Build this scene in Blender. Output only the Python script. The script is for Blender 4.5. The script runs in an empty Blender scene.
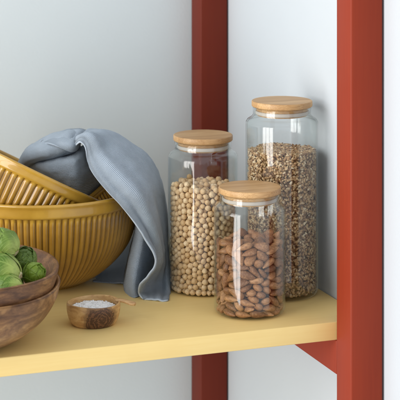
import bpy, bmesh, math, random
import numpy as np
from mathutils import Vector, Matrix, Quaternion, noise

# ------------------------------------------------------------------ camera
scene = bpy.context.scene
COL = scene.collection
YAW = math.radians(20.0)
FOC = 1655.0                       # focal length in photo pixels (photo is 400 px wide)
CAM = Vector((0.0, 0.0, 0.65))
FWD = Vector((math.sin(YAW), math.cos(YAW), 0))
RGT = Vector((math.cos(YAW), -math.sin(YAW), 0))
cam_d = bpy.data.cameras.new('camera')
cam = bpy.data.objects.new('camera', cam_d)
COL.objects.link(cam)
cam.location = CAM
cam.rotation_euler = (math.radians(90), 0, -YAW)
cam_d.sensor_width = 36.0
cam_d.lens = FOC / 400 * 36
cam_d.shift_y = -350.0 / 400
cam_d.clip_start = 0.05
cam_d.clip_end = 50
cam_d.dof.use_dof = True
cam_d.dof.focus_distance = 2.32
cam_d.dof.aperture_fstop = 11.0
scene.camera = cam

# ------------------------------------------------------------------ world and lamps
world = bpy.data.worlds.new("World")
scene.world = world
world.use_nodes = True
bg = world.node_tree.nodes['Background']
bg.inputs[1].default_value = 0.60
# soft pale fill for the unseen room, raised overhead to brighten the shelf top
wt_ = world.node_tree
wtc = wt_.nodes.new('ShaderNodeTexCoord')
wsp = wt_.nodes.new('ShaderNodeSeparateXYZ')
wrp = wt_.nodes.new('ShaderNodeValToRGB')
wma = wt_.nodes.new('ShaderNodeMath')
wma.operation = 'MULTIPLY_ADD'
wma.inputs[1].default_value = 0.5
wma.inputs[2].default_value = 0.5
wt_.links.new(wtc.outputs['Generated'], wsp.inputs[0])
wt_.links.new(wsp.outputs[2], wma.inputs[0])
wt_.links.new(wma.outputs[0], wrp.inputs[0])
wrp.color_ramp.elements[0].position = 0.0
wrp.color_ramp.elements[0].color = (0.75, 0.76, 0.76, 1)
wrp.color_ramp.elements[1].position = 1.0
wrp.color_ramp.elements[1].color = (1.04, 1.08, 1.12, 1)
e_ = wrp.color_ramp.elements.new(0.5)
e_.color = (0.95, 1.0, 1.06, 1)
wt_.links.new(wrp.outputs[0], bg.inputs[0])


def window_lamp(x, y, z, w, h, power, color, aim):
    d = bpy.data.lights.new('window_light', 'AREA')
    d.shape = 'RECTANGLE'
    d.size = w
    d.size_y = h
    d.energy = power
    d.color = color
    o = bpy.data.objects.new('window_light', d)
    COL.objects.link(o)
    o.location = (x, y, z)
    o.rotation_euler = (aim - o.location).to_track_quat('-Z', 'Y').to_euler()
    return o


# a tall three-pane window, to the left and slightly in front of the shelf
AZ = math.radians(249)             # compass direction from the jars to the window
TGT = Vector((0.90, 2.25, 0.12))
WD = 2.7
wc = TGT + Vector((math.sin(AZ), math.cos(AZ), 0)) * WD
wt = Vector((math.cos(AZ), -math.sin(AZ), 0))
for k in (-1, 0, 1):
    p = wc + wt * (k * 0.60)
    window_lamp(p.x, p.y, 0.45, 0.53, 3.2, 34.0, (1.0, 0.97, 0.93), Vector((TGT.x + wt.x * k * .60, TGT.y + wt.y * k * .60, 0.45)))

scene.view_settings.view_transform = 'Standard'
scene.view_settings.look = 'None'
scene.view_settings.exposure = 0.20
scene.view_settings.gamma = 1.0
scene.render.engine = 'CYCLES'
scene.cycles.use_denoising = True
scene.cycles.max_bounces = 14
scene.cycles.transparent_max_bounces = 24
scene.cycles.diffuse_bounces = 5
scene.cycles.glossy_bounces = 5
scene.cycles.sample_clamp_indirect = 4.0


# ------------------------------------------------------------------ helpers
def P(px, py, D):
    """the place seen at photo pixel (px, py), D metres deep"""
    v = CAM + FWD * D + RGT * ((px - 200) / FOC * D)
    v.z = CAM.z - (py + 150) * D / FOC
    return v


def G(px, D, z=0.0):
    v = P(px, 0, D)
    v.z = z
    return v


def thing(name, label, cat, loc=(0, 0, 0), rot=(0, 0, 0), group=None):
    o = bpy.data.objects.new(name, None)
    o.empty_display_size = 0.02
    COL.objects.link(o)
    o.location = loc
    o.rotation_euler = rot
    o['label'] = label
    o['category'] = cat
    if group:
        o['group'] = group
    return o


def tag(o, label, cat, group=None, kind=None):
    o['label'] = label
    o['category'] = cat
    if group:
        o['group'] = group
    if kind:
        o['kind'] = kind
    return o


def obj(name, bm, mat, parent=None, smooth=True, loc=None):
    me = bpy.data.meshes.new(name)
    bm.normal_update()
    bm.to_mesh(me)
    bm.free()
    for m in (mat if isinstance(mat, (list, tuple)) else [mat]):
        me.materials.append(m)
    if smooth:
        for p in me.polygons:
            p.use_smooth = True
    o = bpy.data.objects.new(name, me)
    COL.objects.link(o)
    if parent:
        o.parent = parent
    if loc is not None:
        o.location = loc
    return o


def catmull(pts, n):
    """dense samples (n per span) through a list of equal length tuples"""
    pts = [np.array(p, float) for p in pts]
    ext = [2 * pts[0] - pts[1]] + pts + [2 * pts[-1] - pts[-2]]
    out = []
    for i in range(1, len(ext) - 2):
        a, b, c, d = ext[i - 1:i + 3]
        for k in range(n):
            t = k / n
            out.append(0.5 * ((2 * b) + (c - a) * t + (2 * a - 5 * b + 4 * c - d) * t * t + (3 * b - a - 3 * c + d) * t ** 3))
    out.append(pts[-1])
    return out


def lathe(profile, seg=128, bm=None, mod=None, wobble=None):
    """profile: list of (r, z), spun round z; r=0 ends close to a point"""
    bm = bm or bmesh.new()
    rings = []
    for i, (r, z) in enumerate(profile):
        if r < 1e-6:
            rings.append([bm.verts.new((0, 0, z))])
            continue
        ring = []
        for s in range(seg):
            a = 2 * math.pi * s / seg
            rr = r + (mod(i, r, z, a) if mod else 0)
            zz = z
            if wobble:
                dr, dz = wobble(r, z, a)
                rr += dr
                zz += dz
            ring.append(bm.verts.new((rr * math.cos(a), rr * math.sin(a), zz)))
        rings.append(ring)
    for A, B in zip(rings[:-1], rings[1:]):
        if len(A) == 1 and len(B) == 1:
            continue
        for s in range(seg):
            t = (s + 1) % seg
            if len(A) == 1:
                bm.faces.new((A[0], B[t], B[s]))
            elif len(B) == 1:
                bm.faces.new((A[s], A[t], B[0]))
            else:
                bm.faces.new((A[s], A[t], B[t], B[s]))
    bmesh.ops.recalc_face_normals(bm, faces=bm.faces)
    return bm


def box_bm(x0, x1, y0, y1, z0, z1, bevel=0.0015, seg=2):
    bm = bmesh.new()
    bmesh.ops.create_cube(bm, size=1)
    for v in bm.verts:
        v.co = Vector(((x0 + x1) / 2 + v.co.x * (x1 - x0), (y0 + y1) / 2 + v.co.y * (y1 - y0), (z0 + z1) / 2 + v.co.z * (z1 - z0)))
    if bevel:
        bmesh.ops.bevel(bm, geom=list(bm.edges), offset=bevel, segments=seg, affect='EDGES', profile=0.5)
    return bm


def tube(points, radius, seg=8, bm=None, flat=1.0, taper=None, cap=True):
    bm = bm or bmesh.new()
    pts = [Vector(p) for p in points]
    prev = None
    rings = []
    for i, p in enumerate(pts):
        d = (pts[min(i + 1, len(pts) - 1)] - pts[max(i - 1, 0)]).normalized()
        if prev is None:
            n = d.orthogonal().normalized()
        else:
            n = (prev - d * prev.dot(d)).normalized()
        prev = n
        b = d.cross(n)
        r = radius * (taper(i / (len(pts) - 1)) if taper else 1)
        rings.append([bm.verts.new(p + (n * math.cos(2 * math.pi * s / seg) + b * math.sin(2 * math.pi * s / seg) * flat) * r) for s in range(seg)])
    for A, B in zip(rings[:-1], rings[1:]):
        for s in range(seg):
            t = (s + 1) % seg
            bm.faces.new((A[s], A[t], B[t], B[s]))
    if cap:
        bm.faces.new(rings[0][::-1])
        bm.faces.new(rings[-1])
    bmesh.ops.recalc_face_normals(bm, faces=bm.faces)
    return bm


# ------------------------------------------------------------------ materials
class NT:
    def __init__(self, name):
        self.m = bpy.data.materials.new(name)
        self.m.use_nodes = True
        self.t = self.m.node_tree
        self.bsdf = self.t.nodes['Principled BSDF']
        self.out = self.t.nodes['Material Output']

    def n(self, kind, **kw):
        nd = self.t.nodes.new(kind)
        for k, v in kw.items():
            if k.startswith('i_'):
                key = k[2:].replace('_', ' ')
                nd.inputs[key].default_value = v
            else:
                setattr(nd, k, v)
        return nd

    def l(self, a, b):
        self.t.links.new(a, b)

    def coords(self, scale=(1, 1, 1), rot=(0, 0, 0), kind='Object', loc=(0, 0, 0)):
        tc = self.n('ShaderNodeTexCoord')
        mp = self.n('ShaderNodeMapping')
        mp.inputs['Scale'].default_value = scale
        mp.inputs['Rotation'].default_value = rot
        mp.inputs['Location'].default_value = loc
        self.l(tc.outputs[kind], mp.inputs[0])
        return mp.outputs[0]

    def noise(self, vec, scale, detail=4, rough=0.55, dist=0.0):
        nd = self.n('ShaderNodeTexNoise')
        nd.inputs['Scale'].default_value = scale
        nd.inputs['Detail'].default_value = detail
        nd.inputs['Roughness'].default_value = rough
        nd.inputs['Distortion'].default_value = dist
        if vec is not None:
            self.l(vec, nd.inputs['Vector'])
        return nd.outputs['Fac']

    def ramp(self, fac, stops, interp='LINEAR'):
        nd = self.n('ShaderNodeValToRGB')
        cr = nd.color_ramp
        cr.interpolation = interp
        while len(cr.elements) < len(stops):
            cr.elements.new(0.5)
        for e, (p, c) in zip(cr.elements, stops):
            e.position = p
            e.color = (*c, 1) if len(c) == 3 else c
        self.l(fac, nd.inputs[0])
        return nd.outputs[0]

    def mix(self, fac, a, b, mode='MIX'):
        nd = self.n('ShaderNodeMix', data_type='RGBA', blend_type=mode)
        for sock, v in ((nd.inputs[0], fac), (nd.inputs[6], a), (nd.inputs[7], b)):
            if isinstance(v, (int, float)):
                sock.default_value = v
            elif isinstance(v, tuple):
                sock.default_value = (*v, 1)
            else:
                self.l(v, sock)
        return nd.outputs[2]

    def bump(self, h, strength=0.3, dist=0.001, prev=None):
        nd = self.n('ShaderNodeBump')
        nd.inputs['Strength'].default_value = strength
        nd.inputs['Distance'].default_value = dist
        self.l(h, nd.inputs['Height'])
        if prev is not None:
            self.l(prev, nd.inputs['Normal'])
        return nd.outputs[0]

    def set(self, **kw):
        for k, v in kw.items():
            s = self.bsdf.inputs[k.replace('_', ' ')]
            if isinstance(v, (int, float, tuple)):
                s.default_value = v if not (isinstance(v, tuple) and len(v) == 3 and len(s.default_value) == 4) else (*v, 1)
            else:
                self.l(v, s)
        return self.m


def mat_wall(name, col):
    m = NT(name)
    v = m.coords()
    n1 = m.noise(v, 3, 3)
    n2 = m.noise(v, 260, 4)
    c = m.mix(m.ramp(n1, [(0.35, (0, 0, 0)), (0.65, (1, 1, 1))]), tuple(x * 0.97 for x in col), col)
    return m.set(Base_Color=c, Roughness=0.75, Normal=m.bump(n2, 0.3, 0.0008))


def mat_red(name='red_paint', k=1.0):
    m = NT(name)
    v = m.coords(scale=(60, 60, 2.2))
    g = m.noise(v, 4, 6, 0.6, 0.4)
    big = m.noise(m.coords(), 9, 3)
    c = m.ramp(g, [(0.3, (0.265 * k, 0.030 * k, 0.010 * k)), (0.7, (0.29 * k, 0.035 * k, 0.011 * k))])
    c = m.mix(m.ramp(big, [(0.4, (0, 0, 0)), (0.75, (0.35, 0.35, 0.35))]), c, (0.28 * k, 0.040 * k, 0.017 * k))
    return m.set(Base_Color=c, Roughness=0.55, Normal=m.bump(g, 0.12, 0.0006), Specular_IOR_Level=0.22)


def mat_yellow():
    m = NT('yellow_paint')
    v = m.coords(scale=(2.0, 46, 46))
    g = m.noise(v, 5, 5, 0.6, 0.3)
    fine = m.noise(m.coords(), 700, 2)
    sp = m.noise(m.coords(), 16, 4)
    c = m.ramp(g, [(0.3, (0.81, 0.585, 0.225)), (0.7, (0.84, 0.625, 0.255))])
    c = m.mix(m.ramp(sp, [(0.45, (0, 0, 0)), (0.8, (0.3, 0.3, 0.3))]), c, (0.76, 0.53, 0.19))
    b = m.bump(g, 0.08, 0.0005)
    b = m.bump(fine, 0.10, 0.0003, b)
    return m.set(Base_Color=c, Roughness=0.45, Normal=b)


def mat_glaze(ribs=0):
    m = NT('amber_glaze')
    v = m.coords()
    n1 = m.noise(v, 28, 4)
    n2 = m.noise(v, 9, 2)
    c = m.ramp(n1, [(0.3, (0.37, 0.200, 0.020)), (0.7, (0.50, 0.290, 0.040))])
    # the glaze runs thin and pale over sharp ridges, thick and brown in the flutes
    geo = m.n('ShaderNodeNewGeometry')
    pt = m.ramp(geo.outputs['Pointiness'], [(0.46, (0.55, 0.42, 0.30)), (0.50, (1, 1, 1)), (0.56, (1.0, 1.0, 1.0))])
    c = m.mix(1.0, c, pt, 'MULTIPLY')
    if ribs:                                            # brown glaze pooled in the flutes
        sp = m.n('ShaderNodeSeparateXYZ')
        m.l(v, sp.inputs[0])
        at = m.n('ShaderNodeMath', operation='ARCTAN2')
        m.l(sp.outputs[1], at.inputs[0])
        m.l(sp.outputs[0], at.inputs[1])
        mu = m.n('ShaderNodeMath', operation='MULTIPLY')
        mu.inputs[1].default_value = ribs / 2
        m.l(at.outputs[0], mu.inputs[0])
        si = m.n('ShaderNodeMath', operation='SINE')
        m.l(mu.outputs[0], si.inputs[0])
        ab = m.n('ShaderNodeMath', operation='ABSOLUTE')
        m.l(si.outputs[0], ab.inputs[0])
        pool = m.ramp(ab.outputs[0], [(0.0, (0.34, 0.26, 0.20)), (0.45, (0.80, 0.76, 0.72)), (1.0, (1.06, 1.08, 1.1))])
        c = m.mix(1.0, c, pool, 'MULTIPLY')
    b = m.bump(n2, 0.10, 0.004)
    return m.set(Base_Color=c, Roughness=0.30, Normal=b, Coat_Weight=0.55, Coat_Roughness=0.03)


def mat_wood(name, dark, mid, light, scale=(1, 1, 6), freq=14, rough=0.5, dist=1.6, rot=(0, 0, 0), fine=0.5, blotch=None):
    m = NT(name)
    v = m.coords(scale=scale, rot=rot)
    base = m.noise(v, freq, 5, 0.6, dist)
    fineN = m.noise(v, freq * 9, 5, 0.7, 0.6)
    c = m.ramp(base, [(0.28, dark), (0.5, mid), (0.72, light)])
    c = m.mix(m.ramp(fineN, [(0.35, (fine, fine, fine)), (0.6, (0, 0, 0))]), c, dark)
    if blotch:
        bn = m.noise(m.coords(), blotch[0], 3, 0.6, 0.8)
        c = m.mix(m.ramp(bn, [(blotch[1], (0, 0, 0)), (blotch[1] + 0.07, (blotch[3],) * 3)]), c, blotch[2])
    return m.set(Base_Color=c, Roughness=rough, Normal=m.bump(fineN, 0.25, 0.0006))


def mat_bamboo(name='bamboo', k=1.0):
    m = NT(name)
    # laminated strips, each a slightly different tone, with long fibres
    v = m.coords(scale=(1, 1, 1))
    sep = m.n('ShaderNodeSeparateXYZ')
    m.l(v, sep.inputs[0])
    strip = m.n('ShaderNodeMath', operation='MULTIPLY')
    strip.inputs[1].default_value = 95
    m.l(sep.outputs[1], strip.inputs[0])
    fl = m.n('ShaderNodeMath', operation='FLOOR')
    m.l(strip.outputs[0], fl.inputs[0])
    oi = m.n('ShaderNodeObjectInfo')
    ad = m.n('ShaderNodeMath', operation='MULTIPLY_ADD')
    ad.inputs[1].default_value = 40
    m.l(oi.outputs['Random'], ad.inputs[0])
    m.l(fl.outputs[0], ad.inputs[2])
    wn = m.n('ShaderNodeTexWhiteNoise', noise_dimensions='1D')
    m.l(ad.outputs[0], wn.inputs['W'])
    fib = m.noise(m.coords(scale=(7, 160, 160)), 5, 4, 0.6, 0.2)
    c = m.ramp(wn.outputs['Value'], [(0.0, (0.47 * k, 0.275 * k, 0.115 * k)), (1.0, (0.62 * k, 0.395 * k, 0.185 * k))])
    c = m.mix(m.ramp(fib, [(0.35, (0.75, 0.75, 0.75)), (0.6, (0, 0, 0))]), c, (0.38 * k, 0.20 * k, 0.075 * k))
    return m.set(Base_Color=c, Roughness=0.48, Normal=m.bump(fib, 0.2, 0.0004))


def mat_glass():
    m = NT('jar_glass')
    t = m.t
    t.nodes.remove(m.bsdf)
    fz = m.n('ShaderNodeLayerWeight')
    fz.inputs['Blend'].default_value = 0.5
    pw = m.n('ShaderNodeMath', operation='POWER')
    pw.inputs[1].default_value = 5.0
    m.l(fz.outputs['Facing'], pw.inputs[0])
    fr = m.n('ShaderNodeMath', operation='MULTIPLY_ADD')
    fr.inputs[1].default_value = 0.955
    fr.inputs[2].default_value = 0.036
    m.l(pw.outputs[0], fr.inputs[0])
    lw = m.n('ShaderNodeLayerWeight')
    lw.inputs['Blend'].default_value = 0.35
    bn = m.bump(m.noise(m.coords(scale=(1, 1, 0.35)), 22, 2), 0.05, 0.003)
    tr = m.n('ShaderNodeBsdfTransparent')
    col = m.ramp(lw.outputs['Facing'], [(0.0, (0.985, 0.99, 0.988)), (0.72, (0.93, 0.95, 0.945)), (0.93, (0.62, 0.68, 0.67)), (1.0, (0.42, 0.48, 0.48))])
    m.l(col, tr.inputs[0])
    gl = m.n('ShaderNodeBsdfGlossy')
    gl.inputs['Roughness'].default_value = 0.045
    gl.inputs['Color'].default_value = (1, 1, 1, 1)
    m.l(bn, gl.inputs['Normal'])
    ms = m.n('ShaderNodeMixShader')
    m.l(fr.outputs[0], ms.inputs[0])
    m.l(tr.outputs[0], ms.inputs[1])
    m.l(gl.outputs[0], ms.inputs[2])
    m.l(ms.outputs[0], m.out.inputs['Surface'])
    return m.m


def mat_silicone():
    m = NT('clear_silicone')
    return m.set(Base_Color=(0.80, 0.80, 0.77), Roughness=0.35, Transmission_Weight=0.35, IOR=1.4, Alpha=0.75)


def mat_cloth():
    m = NT('blue_grey_cotton')
    uvn = m.n('ShaderNodeUVMap')
    uvn.uv_map = 'UVMap'
    def wave(axis, sc):
        w = m.n('ShaderNodeTexWave', wave_type='BANDS', bands_direction=axis, wave_profile='SIN')
        w.inputs['Scale'].default_value = sc
        w.inputs['Distortion'].default_value = 1.1
        w.inputs['Detail Scale'].default_value = 0.4
        w.inputs['Detail'].default_value = 1.0
        m.l(uvn.outputs[0], w.inputs['Vector'])
        return w.outputs['Fac']
    wx = wave('X', 150)
    wy = wave('Y', 230)
    mul = m.n('ShaderNodeMath', operation='MULTIPLY_ADD')
    mul.inputs[1].default_value = 0.5
    m.l(wy, mul.inputs[0])
    m.l(wx, mul.inputs[2])
    big = m.noise(m.coords(), 60, 4)
    fuzz = m.noise(m.coords(), 1800, 2)
    c = m.ramp(big, [(0.3, (0.37, 0.44, 0.52)), (0.7, (0.43, 0.505, 0.59))])
    c = m.mix(m.ramp(wx, [(0.0, (0.45, 0.45, 0.45)), (0.6, (0, 0, 0))]), c, (0.20, 0.25, 0.315))
    b = m.bump(mul.outputs[0], 0.8, 0.0010)
    b = m.bump(fuzz, 0.25, 0.0003, b)
    return m.set(Base_Color=c, Roughness=0.9, Normal=b, Sheen_Weight=0.12, Sheen_Roughness=0.5, Specular_IOR_Level=0.2)


def mat_hem():
    m = NT('hem_cotton')
    n = m.noise(m.coords(), 900, 2)
    c = m.ramp(n, [(0.3, (0.40, 0.465, 0.54)), (0.7, (0.47, 0.54, 0.62))])  # paler than the fabric: rim light along the edge put into the colour
    return m.set(Base_Color=c, Roughness=0.9, Normal=m.bump(n, 0.5, 0.0005), Sheen_Weight=0.2)


def rnd(m, island=False):
    if island:
        return m.n('ShaderNodeNewGeometry').outputs['Random Per Island']
    return m.n('ShaderNodeObjectInfo').outputs['Random']


def mat_almond():
    m = NT('almond_skin')
    v = m.coords(scale=(0.22, 1, 1))
    g = m.noise(v, 900, 4, 0.65, 0.5)
    d = m.noise(m.coords(), 350, 3)
    r = rnd(m)
    c = m.ramp(r, [(0.0, (0.15, 0.060, 0.022)), (0.35, (0.27, 0.115, 0.042)), (0.7, (0.38, 0.178, 0.070)), (1.0, (0.52, 0.270, 0.120))])
    c = m.mix(m.ramp(g, [(0.40, (0.6, 0.6, 0.6)), (0.58, (0, 0, 0))]), c, (0.13, 0.048, 0.020))
    c = m.mix(m.ramp(d, [(0.5, (0, 0, 0)), (0.75, (0.35, 0.35, 0.35))]), c, (0.60, 0.36, 0.19))
    return m.set(Base_Color=c, Roughness=0.55, Normal=m.bump(g, 0.6, 0.0008))


def mat_pea(name, island):
    m = NT(name)
    r = rnd(m, island)
    n = m.noise(m.coords(), 420, 4, 0.6)
    c = m.ramp(r, [(0.0, (0.60, 0.40, 0.20)), (0.5, (0.72, 0.52, 0.30)), (1.0, (0.82, 0.66, 0.44))])
    c = m.mix(m.ramp(n, [(0.40, (0.5, 0.5, 0.5)), (0.6, (0, 0, 0))]), c, (0.50, 0.30, 0.13))
    return m.set(Base_Color=c, Roughness=0.6, Normal=m.bump(n, 0.45, 0.0008))


def mat_grain():
    m = NT('mixed_grain')
    r = rnd(m, True)
    n = m.noise(m.coords(), 900, 3)
    c = m.ramp(r, [(0.0, (0.10, 0.045, 0.022)), (0.20, (0.22, 0.11, 0.05)), (0.22, (0.38, 0.22, 0.10)), (0.55, (0.52, 0.34, 0.17)),
                   (0.85, (0.66, 0.49, 0.29)), (1.0, (0.80, 0.68, 0.48))])
    c = m.mix(m.ramp(n, [(0.4, (0.4, 0.4, 0.4)), (0.6, (0, 0, 0))]), c, (0.25, 0.13, 0.055))
    return m.set(Base_Color=c, Roughness=0.55)


def mat_plain(name, col, rough=0.6):
    m = NT(name)
    n = m.noise(m.coords(), 300, 3)
    c = m.mix(n, tuple(x * 0.85 for x in col), col)
    return m.set(Base_Color=c, Roughness=rough, Normal=m.bump(n, 0.2, 0.0004))


def mat_sprout(tone):
    m = NT('sprout_leaf')
    at = m.n('ShaderNodeAttribute', attribute_name='leaf')      # r: along the leaf, g: across, b: random per leaf
    sep = m.n('ShaderNodeSeparateColor')
    m.l(at.outputs['Color'], sep.inputs[0])
    # pale towards the leaf base, green at its tip
    green = m.mix(sep.outputs[2], tuple(x * 0.75 for x in tone), tone)
    c = m.mix(m.ramp(sep.outputs[0], [(0.0, (1, 1, 1)), (0.14, (0.55, 0.55, 0.55)), (0.42, (0.0, 0.0, 0.0))]), green, (0.38, 0.45, 0.12))
    # veins: a midrib and side ribs
    ab = m.n('ShaderNodeMath', operation='ABSOLUTE')
    s5 = m.n('ShaderNodeMath', operation='SUBTRACT')
    s5.inputs[1].default_value = 0.5
    m.l(sep.outputs[1], s5.inputs[0])
    m.l(s5.outputs[0], ab.inputs[0])
    side = m.n('ShaderNodeMath', operation='MULTIPLY_ADD')
    side.inputs[1].default_value = -0.9
    m.l(ab.outputs[0], side.inputs[0])
    m.l(sep.outputs[0], side.inputs[2])
    fr = m.n('ShaderNodeMath', operation='MULTIPLY')
    fr.inputs[1].default_value = 40
    m.l(side.outputs[0], fr.inputs[0])
    sn = m.n('ShaderNodeMath', operation='SINE')
    m.l(fr.outputs[0], sn.inputs[0])
    vs = m.ramp(sn.outputs[0], [(0.82, (0, 0, 0)), (1.0, (0.6, 0.6, 0.6))])
    vm = m.ramp(ab.outputs[0], [(0.0, (0.9, 0.9, 0.9)), (0.045, (0, 0, 0))])
    vein = m.mix(1.0, vs, vm, 'LIGHTEN')
    nz = m.noise(m.coords(), 260, 4)
    vein2 = m.mix(1.0, vein, m.ramp(nz, [(0.35, (0.4, 0.4, 0.4)), (0.6, (1, 1, 1))]), 'MULTIPLY')
    c = m.mix(vein2, c, (0.33, 0.44, 0.115))
    c = m.mix(m.ramp(nz, [(0.5, (0, 0, 0)), (0.7, (0.25, 0.25, 0.25))]), c, tuple(x * 0.5 for x in tone))
    b = m.bump(vein, 0.4, 0.0008)
    b = m.bump(nz, 0.25, 0.0008, b)
    return m.set(Base_Color=c, Roughness=0.45, Specular_IOR_Level=0.35, Normal=b, Subsurface_Weight=0.05, Subsurface_Radius=(0.004, 0.006, 0.002))


def mat_olive():
    m = NT('olive_wood')
    v = m.coords(scale=(1, 1, 2.2))
    g = m.noise(v, 55, 5, 0.6, 1.2)
    c = m.ramp(g, [(0.3, (0.42, 0.215, 0.075)), (0.55, (0.60, 0.37, 0.15)), (0.75, (0.70, 0.47, 0.22))])
    # dark burl on one side of the cup
    vv = m.coords(loc=(-0.012, 0.028, -0.012))
    ln = m.n('ShaderNodeVectorMath', operation='LENGTH')
    m.l(vv, ln.inputs[0])
    nn = m.noise(m.coords(), 70, 4, 0.6, 0.8)
    ad = m.n('ShaderNodeMath', operation='MULTIPLY_ADD')
    ad.inputs[1].default_value = 0.020
    m.l(nn, ad.inputs[0])
    m.l(ln.outputs['Value'], ad.inputs[2])
    mask = m.ramp(ad.outputs[0], [(0.0285, (1, 1, 1)), (0.0365, (0, 0, 0))])
    rings = m.n('ShaderNodeMath', operation='MULTIPLY')
    rings.inputs[1].default_value = 1500
    m.l(ad.outputs[0], rings.inputs[0])
    sn = m.n('ShaderNodeMath', operation='SINE')
    m.l(rings.outputs[0], sn.inputs[0])
    dark = m.ramp(sn.outputs[0], [(0.0, (0.060, 0.024, 0.012)), (1.0, (0.17, 0.075, 0.034))])
    c = m.mix(mask, c, dark)
    return m.set(Base_Color=c, Roughness=0.42, Normal=m.bump(g, 0.15, 0.0005))


M_BACK = mat_wall('grey_wall_paint', (0.565, 0.622, 0.648))
M_SIDE = mat_wall('side_wall_paint', (0.520, 0.562, 0.60))  # same paint as the back wall, window brightness held down in its colour
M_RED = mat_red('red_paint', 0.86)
M_RED_DARK = mat_red('red_paint_dark', 0.46)  # same red mixed darker, for the rear post only
M_YEL = mat_yellow()
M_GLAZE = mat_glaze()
M_BAMBOO = mat_bamboo()
M_BAMBOO_DARK = mat_bamboo('toasted_bamboo', 0.84)
M_GLASS = mat_glass()
M_SIL = mat_silicone()
M_CLOTH = mat_cloth()
M_HEM = mat_hem()
M_ALMOND = mat_almond()
M_PEA = mat_pea('chickpea_skin', False)
M_PEA2 = mat_pea('chickpea_skin_mass', True)
M_GRAIN = mat_grain()
M_OLIVE = mat_olive()
M_SALT = mat_plain('salt', (0.93, 0.93, 0.92), 0.5)
M_WALNUT = mat_wood('brown_bowl_wood', (0.055, 0.019, 0.007), (0.205, 0.090, 0.032), (0.40, 0.205, 0.078), scale=(1, 1, 3.5), freq=16,
                    rough=0.48, blotch=(22, 0.62, (0.42, 0.24, 0.12), 0.35))
M_WALNUT2 = mat_wood('lower_bowl_wood', (0.065, 0.024, 0.009), (0.250, 0.115, 0.040), (0.49, 0.270, 0.100), scale=(1, 1, 3.0), freq=13,
                     rough=0.46, blotch=(16, 0.60, (0.50, 0.27, 0.10), 0.45))

# ------------------------------------------------------------------ setting
YF, YB = 2.0777, 2.6210            # shelf front edge, back post front face
XP = 0.9555                        # inner face of the posts
PW = 0.048
XW = XP + PW + 0.0025              # right wall
YW = YB + PW + 0.004               # back wall

o = obj('back_wall', box_bm(-1.6, XW + 0.12, YW, YW + 0.12, -1.2, 1.6, 0), M_BACK, smooth=False)
o['kind'] = 'structure'
o = obj('side_wall', box_bm(XW, XW + 0.12, -0.4, YW - 0.001, -1.2, 1.6, 0), M_SIDE, smooth=False)
o['kind'] = 'structure'

# red frame and yellow shelf: one shelving unit
unit = thing('shelving_unit', 'red painted wooden frame carrying one pale yellow shelf against the grey wall', 'shelf unit', (XP, YF, 0))


def U(*a, **k):
    x0, x1, y0, y1, z0, z1 = a
    return box_bm(x0 - XP, x1 - XP, y0 - YF, y1 - YF, z0, z1, **k)


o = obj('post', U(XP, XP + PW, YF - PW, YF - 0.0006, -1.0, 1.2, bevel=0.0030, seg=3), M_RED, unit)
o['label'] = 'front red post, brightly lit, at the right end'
o = obj('post', U(XP, XP + PW, YB, YB + PW, -1.0, 1.2, bevel=0.0022, seg=3), M_RED_DARK, unit)
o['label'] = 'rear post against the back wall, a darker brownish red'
obj('rail', U(XP + 0.0004, XP + PW - 0.001, YF - 0.0002, YB - 0.001, -0.0725, -0.0255, bevel=0.0015), M_RED, unit)
obj('shelf', U(-0.35, XP + PW + 0.0012, YF, YB - 0.002, -0.025, 0.0, bevel=0.0016, seg=3), M_YEL, unit)

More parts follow.
